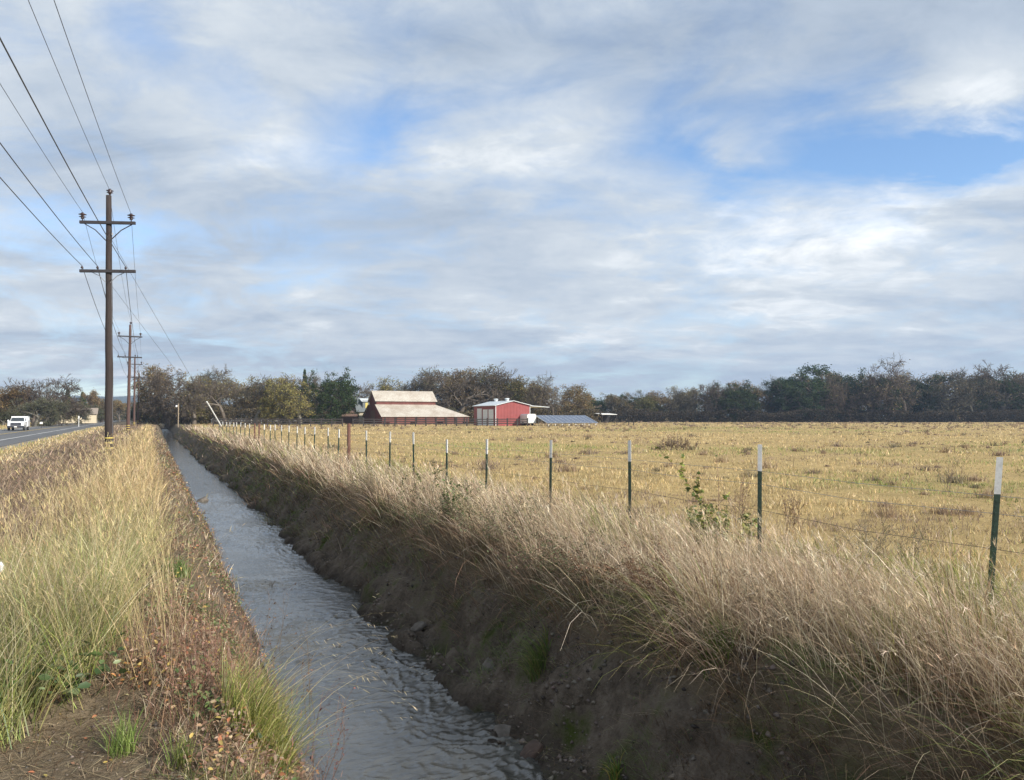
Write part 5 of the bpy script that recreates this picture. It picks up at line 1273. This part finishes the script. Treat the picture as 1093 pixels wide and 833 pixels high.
woodmass('undergrowth', [at(150, 182), at(300, 178), at(440, 182), at(640, 188)], 3.4, 46000, .2, [(.10, .08, .055), (.08, .07, .045), (.14, .11, .07)], 10)

# ------------------------------------------------------------------ far blue hills
def hills(name, f_, prof_, col):
    g = MB(); n = len(prof_)
    xs_ = np.linspace(prof_[0][0], prof_[-1][0], 160); hs_ = np.interp(xs_, [p[0] for p in prof_], [p[1] for p in prof_])
    V = []; F_ = []
    rows = 6
    for j in range(rows):
        for i, px in enumerate(xs_):
            h_ = hs_[i] * f_ / F; u = j / (rows - 1)     # ridge in the middle, foothills both sides
            prof_u = math.sin(PI * u); fx = f_ * (1 + .3 * (u - .5))
            x, y = at(px, fx); z = (h_ + CAMZ) * prof_u * (.85 + .3 * float(fbm(np.array(px * .03), np.array(u * 3), 4, 151))) - 5
            V.append((x, y, z))
    for j in range(rows - 1):
        for i in range(len(xs_) - 1): k_ = j * len(xs_) + i; F_.append((k_, k_ + 1, k_ + len(xs_) + 1, k_ + len(xs_)))
    g.poly(V, F_); tag(g.build(name, simple(name, col, tuple(v * .8 for v in col), .9, .004), None, True), kind='structure')
hills('mountains', 2200, [(-700, 4), (-300, 8), (0, 12), (40, 17), (75, 26), (110, 24), (150, 26), (180, 22), (260, 14), (420, 10), (560, 16), (610, 17), (660, 14), (800, 10), (1100, 10), (1700, 6)], (.07, .085, .06))

# ------------------------------------------------------------------ air
HZ = newmat('air'); hm, t, b = HZ
t.n.clear()
pv_ = t.node('ShaderNodeVolumePrincipled', {'Color': (.55, .72, 1.0, 1), 'Density': .0003, 'Anisotropy': .3})
t.node('ShaderNodeOutputMaterial', {'Volume': pv_.outputs[0]})
m = MB(); m.box(-2900, 2900, -2900, 2900, -9, 105); hz = m.build('haze', hm); tag(hz, kind='stuff'); hz.display_type = 'WIRE'

# ------------------------------------------------------------------ sun, sky, clouds
SUNH = math.radians(28)
sv = .83 * RT - .56 * FW; sv = sv / np.linalg.norm(sv)
S = Vector((sv[0] * math.cos(SUNH), sv[1] * math.cos(SUNH), math.sin(SUNH)))
L_ = bpy.data.lights.new('sun', 'SUN'); L_.energy = 4.9; L_.angle = math.radians(1.2); L_.color = (1, .93, .82)
lo = bpy.data.objects.new('sun', L_); COL.objects.link(lo); lo.rotation_euler = S.to_track_quat('Z', 'Y').to_euler(); lo.location = (20, -20, 30)

W = bpy.data.worlds.new('World'); SC.world = W; W.use_nodes = True
t = NT(W.node_tree); t.n.clear()
sky = t.node('ShaderNodeTexSky', sky_type='NISHITA', sun_disc=False, sun_elevation=SUNH, sun_rotation=math.atan2(S.x, S.y), air_density=1.0, dust_density=.1, ozone_density=4.0)
dirv = t.node('ShaderNodeTexCoord').outputs['Generated']
sp = t.node('ShaderNodeSeparateXYZ', {0: dirv}); dx, dy, dz = sp.outputs
rr_ = t.m('ADD', t.m('MULTIPLY', dx, float(RT[0])), t.m('MULTIPLY', dy, float(RT[1])))
ff_ = t.m('ADD', t.m('MULTIPLY', dx, float(FW[0])), t.m('MULTIPLY', dy, float(FW[1])))
azn = t.m('MULTIPLY', t.m('ARCTAN2', rr_, ff_), 180 / PI)        # compass bearing, degrees
eln = t.m('MULTIPLY', t.m('ARCSINE', dz), 180 / PI)             # height above horizon, degrees
# cloud deck seen from below
den = t.m('ADD', t.m('MAXIMUM', dz, 0.0), .16)
comb = t.node('ShaderNodeCombineXYZ', {0: t.m('DIVIDE', rr_, den), 1: t.m('DIVIDE', ff_, den), 2: 0.3}).outputs[0]
nb1 = t.noise(comb, .55, 5, .55, .5); nb2 = t.noise(comb, 1.7, 9, .62, .8)
nb3 = t.noise(t.node('ShaderNodeMapping', {'Vector': comb, 'Location': (7, 3, 1), 'Rotation': (0, 0, .5), 'Scale': (1.0, 1.8, 1)}).outputs[0], 1.0, 9, .62, .5)
nb4 = t.noise(t.node('ShaderNodeMapping', {'Vector': comb, 'Location': (-4, 9, 2)}).outputs[0], 5.0, 8, .65, .4)
# warp bearings with noise so edges are ragged
azw = t.m('ADD', azn, t.m('MULTIPLY', t.m('SUBTRACT', nb2, .5), 14.0)); elw = t.m('ADD', eln, t.m('MULTIPLY', t.m('SUBTRACT', nb3, .5), 9.0))
def PXD(x, y):
    a = math.atan((x - CX) / F); return math.degrees(a), math.degrees(math.atan((445 - y) / F * math.cos(a)))
def blob(x, y, wx_, wy_, rot=0.0):
    a0_, e0_ = PXD(x, y); wa = wx_ / F * 57.3; we = wy_ / F * 57.3
    ca, sa_ = math.cos(rot), math.sin(rot)
    da = t.m('SUBTRACT', azw, a0_); de = t.m('SUBTRACT', elw, e0_)
    u_ = t.m('DIVIDE', t.m('ADD', t.m('MULTIPLY', da, ca), t.m('MULTIPLY', de, sa_)), wa); v_ = t.m('DIVIDE', t.m('SUBTRACT', t.m('MULTIPLY', de, ca), t.m('MULTIPLY', da, sa_)), we)
    q = t.m('ADD', t.m('MULTIPLY', u_, u_), t.m('MULTIPLY', v_, v_)); return t.m('POWER', 2.718, t.m('MULTIPLY', q, -1.0))
def summ(l):
    s_ = None
    for (w_, b2) in l:
        v = t.m('MULTIPLY', b2, w_); s_ = v if s_ is None else t.m('ADD', s_, v)
    return s_
# clear holes
holes = summ([(.78, blob(960, 165, 170, 36, .05)), (.65, blob(1060, 165, 110, 26, .1)), (.62, blob(760, 175, 80, 18, -.25)), (.55, blob(860, 135, 80, 30)), (.62, blob(385, 140, 45, 65, -.6)), (.5, blob(720, 120, 60, 30, .5)), (.5, blob(160, 18, 50, 40)), (.45, blob(50, 245, 90, 22)), (.35, blob(200, 250, 80, 20)), (.6, blob(120, 425, 190, 16)), (.35, blob(270, 90, 50, 50)), (.3, blob(620, 425, 200, 12)), (-.5, blob(1065, 95, 55, 45)), (-.35, blob(800, 160, 40, 18))])
cov = t.m('SUBTRACT', t.m('ADD', .98, t.m('MULTIPLY', t.m('SUBTRACT', nb2, .5), 1.5)), t.m('MULTIPLY', holes, 1.15))
cov = t.m('ADD', cov, t.m('MULTIPLY', t.m('SUBTRACT', nb4, .5), .8))
cov = t.node('ShaderNodeClamp', {0: cov}).outputs[0]
# brightness of the cloud
bright = summ([(.9, blob(950, 225, 190, 22, .06)), (.8, blob(1065, 95, 60, 50)), (.55, blob(250, 150, 110, 45, -.3)), (.5, blob(310, 322, 40, 22)), (.45, blob(620, 350, 160, 22, -.2)), (.5, blob(900, 300, 220, 40)), (.35, blob(560, 130, 90, 60)), (-.55, blob(750, 55, 330, 45)), (-.35, blob(190, 200, 140, 26)), (-.25, blob(480, 250, 150, 40)), (-.3, blob(100, 90, 100, 60)), (-.4, blob(1060, 30, 120, 40)), (-.2, blob(800, 400, 400, 22)), (.3, blob(60, 330, 140, 25)), (.35, blob(800, 205, 120, 14))])
bv = t.m('ADD', t.m('ADD', .46, t.m('MULTIPLY', bright, .36)), t.m('ADD', t.m('MULTIPLY', t.m('SUBTRACT', nb3, .5), 1.15), t.m('ADD', t.m('MULTIPLY', t.m('SUBTRACT', nb4, .5), .6), t.m('MULTIPLY', t.m('SUBTRACT', nb1, .5), .5))))
ccol = t.ramp(bv, [(0.0, (.25, .31, .40)), (.33, (.37, .43, .51)), (.60, (.51, .555, .60)), (.95, (.86, .87, .87))])
skyb = t.node('ShaderNodeBackground', {'Color': sky.outputs[0], 'Strength': .15})
clb = t.node('ShaderNodeBackground', {'Color': ccol, 'Strength': 1.0})
mxs = t.node('ShaderNodeMixShader', {0: cov, 1: skyb.outputs[0], 2: clb.outputs[0]})
t.node('ShaderNodeOutputWorld', {'Surface': mxs.outputs[0]})

# ------------------------------------------------------------------ camera and render
cam = bpy.data.cameras.new('camera'); cam.sensor_width = 36; cam.lens = F / 1093 * 36; cam.clip_end = 30000; cam.clip_start = .05
co = bpy.data.objects.new('camera', cam); COL.objects.link(co); co.location = (0, 0, CAMZ); co.rotation_euler = (PI / 2 + PIT, 0, -YAW)
SC.camera = co
SC.render.engine = 'CYCLES'
SC.cycles.max_bounces = 6; SC.cycles.diffuse_bounces = 2; SC.cycles.glossy_bounces = 3; SC.cycles.transmission_bounces = 4; SC.cycles.volume_bounces = 0; SC.cycles.transparent_max_bounces = 8
SC.cycles.use_denoising = True
vs = SC.view_settings; vs.view_transform = 'Standard'; vs.look = 'None'; vs.exposure = 0.5; vs.gamma = 1.0; vs.use_curve_mapping = False
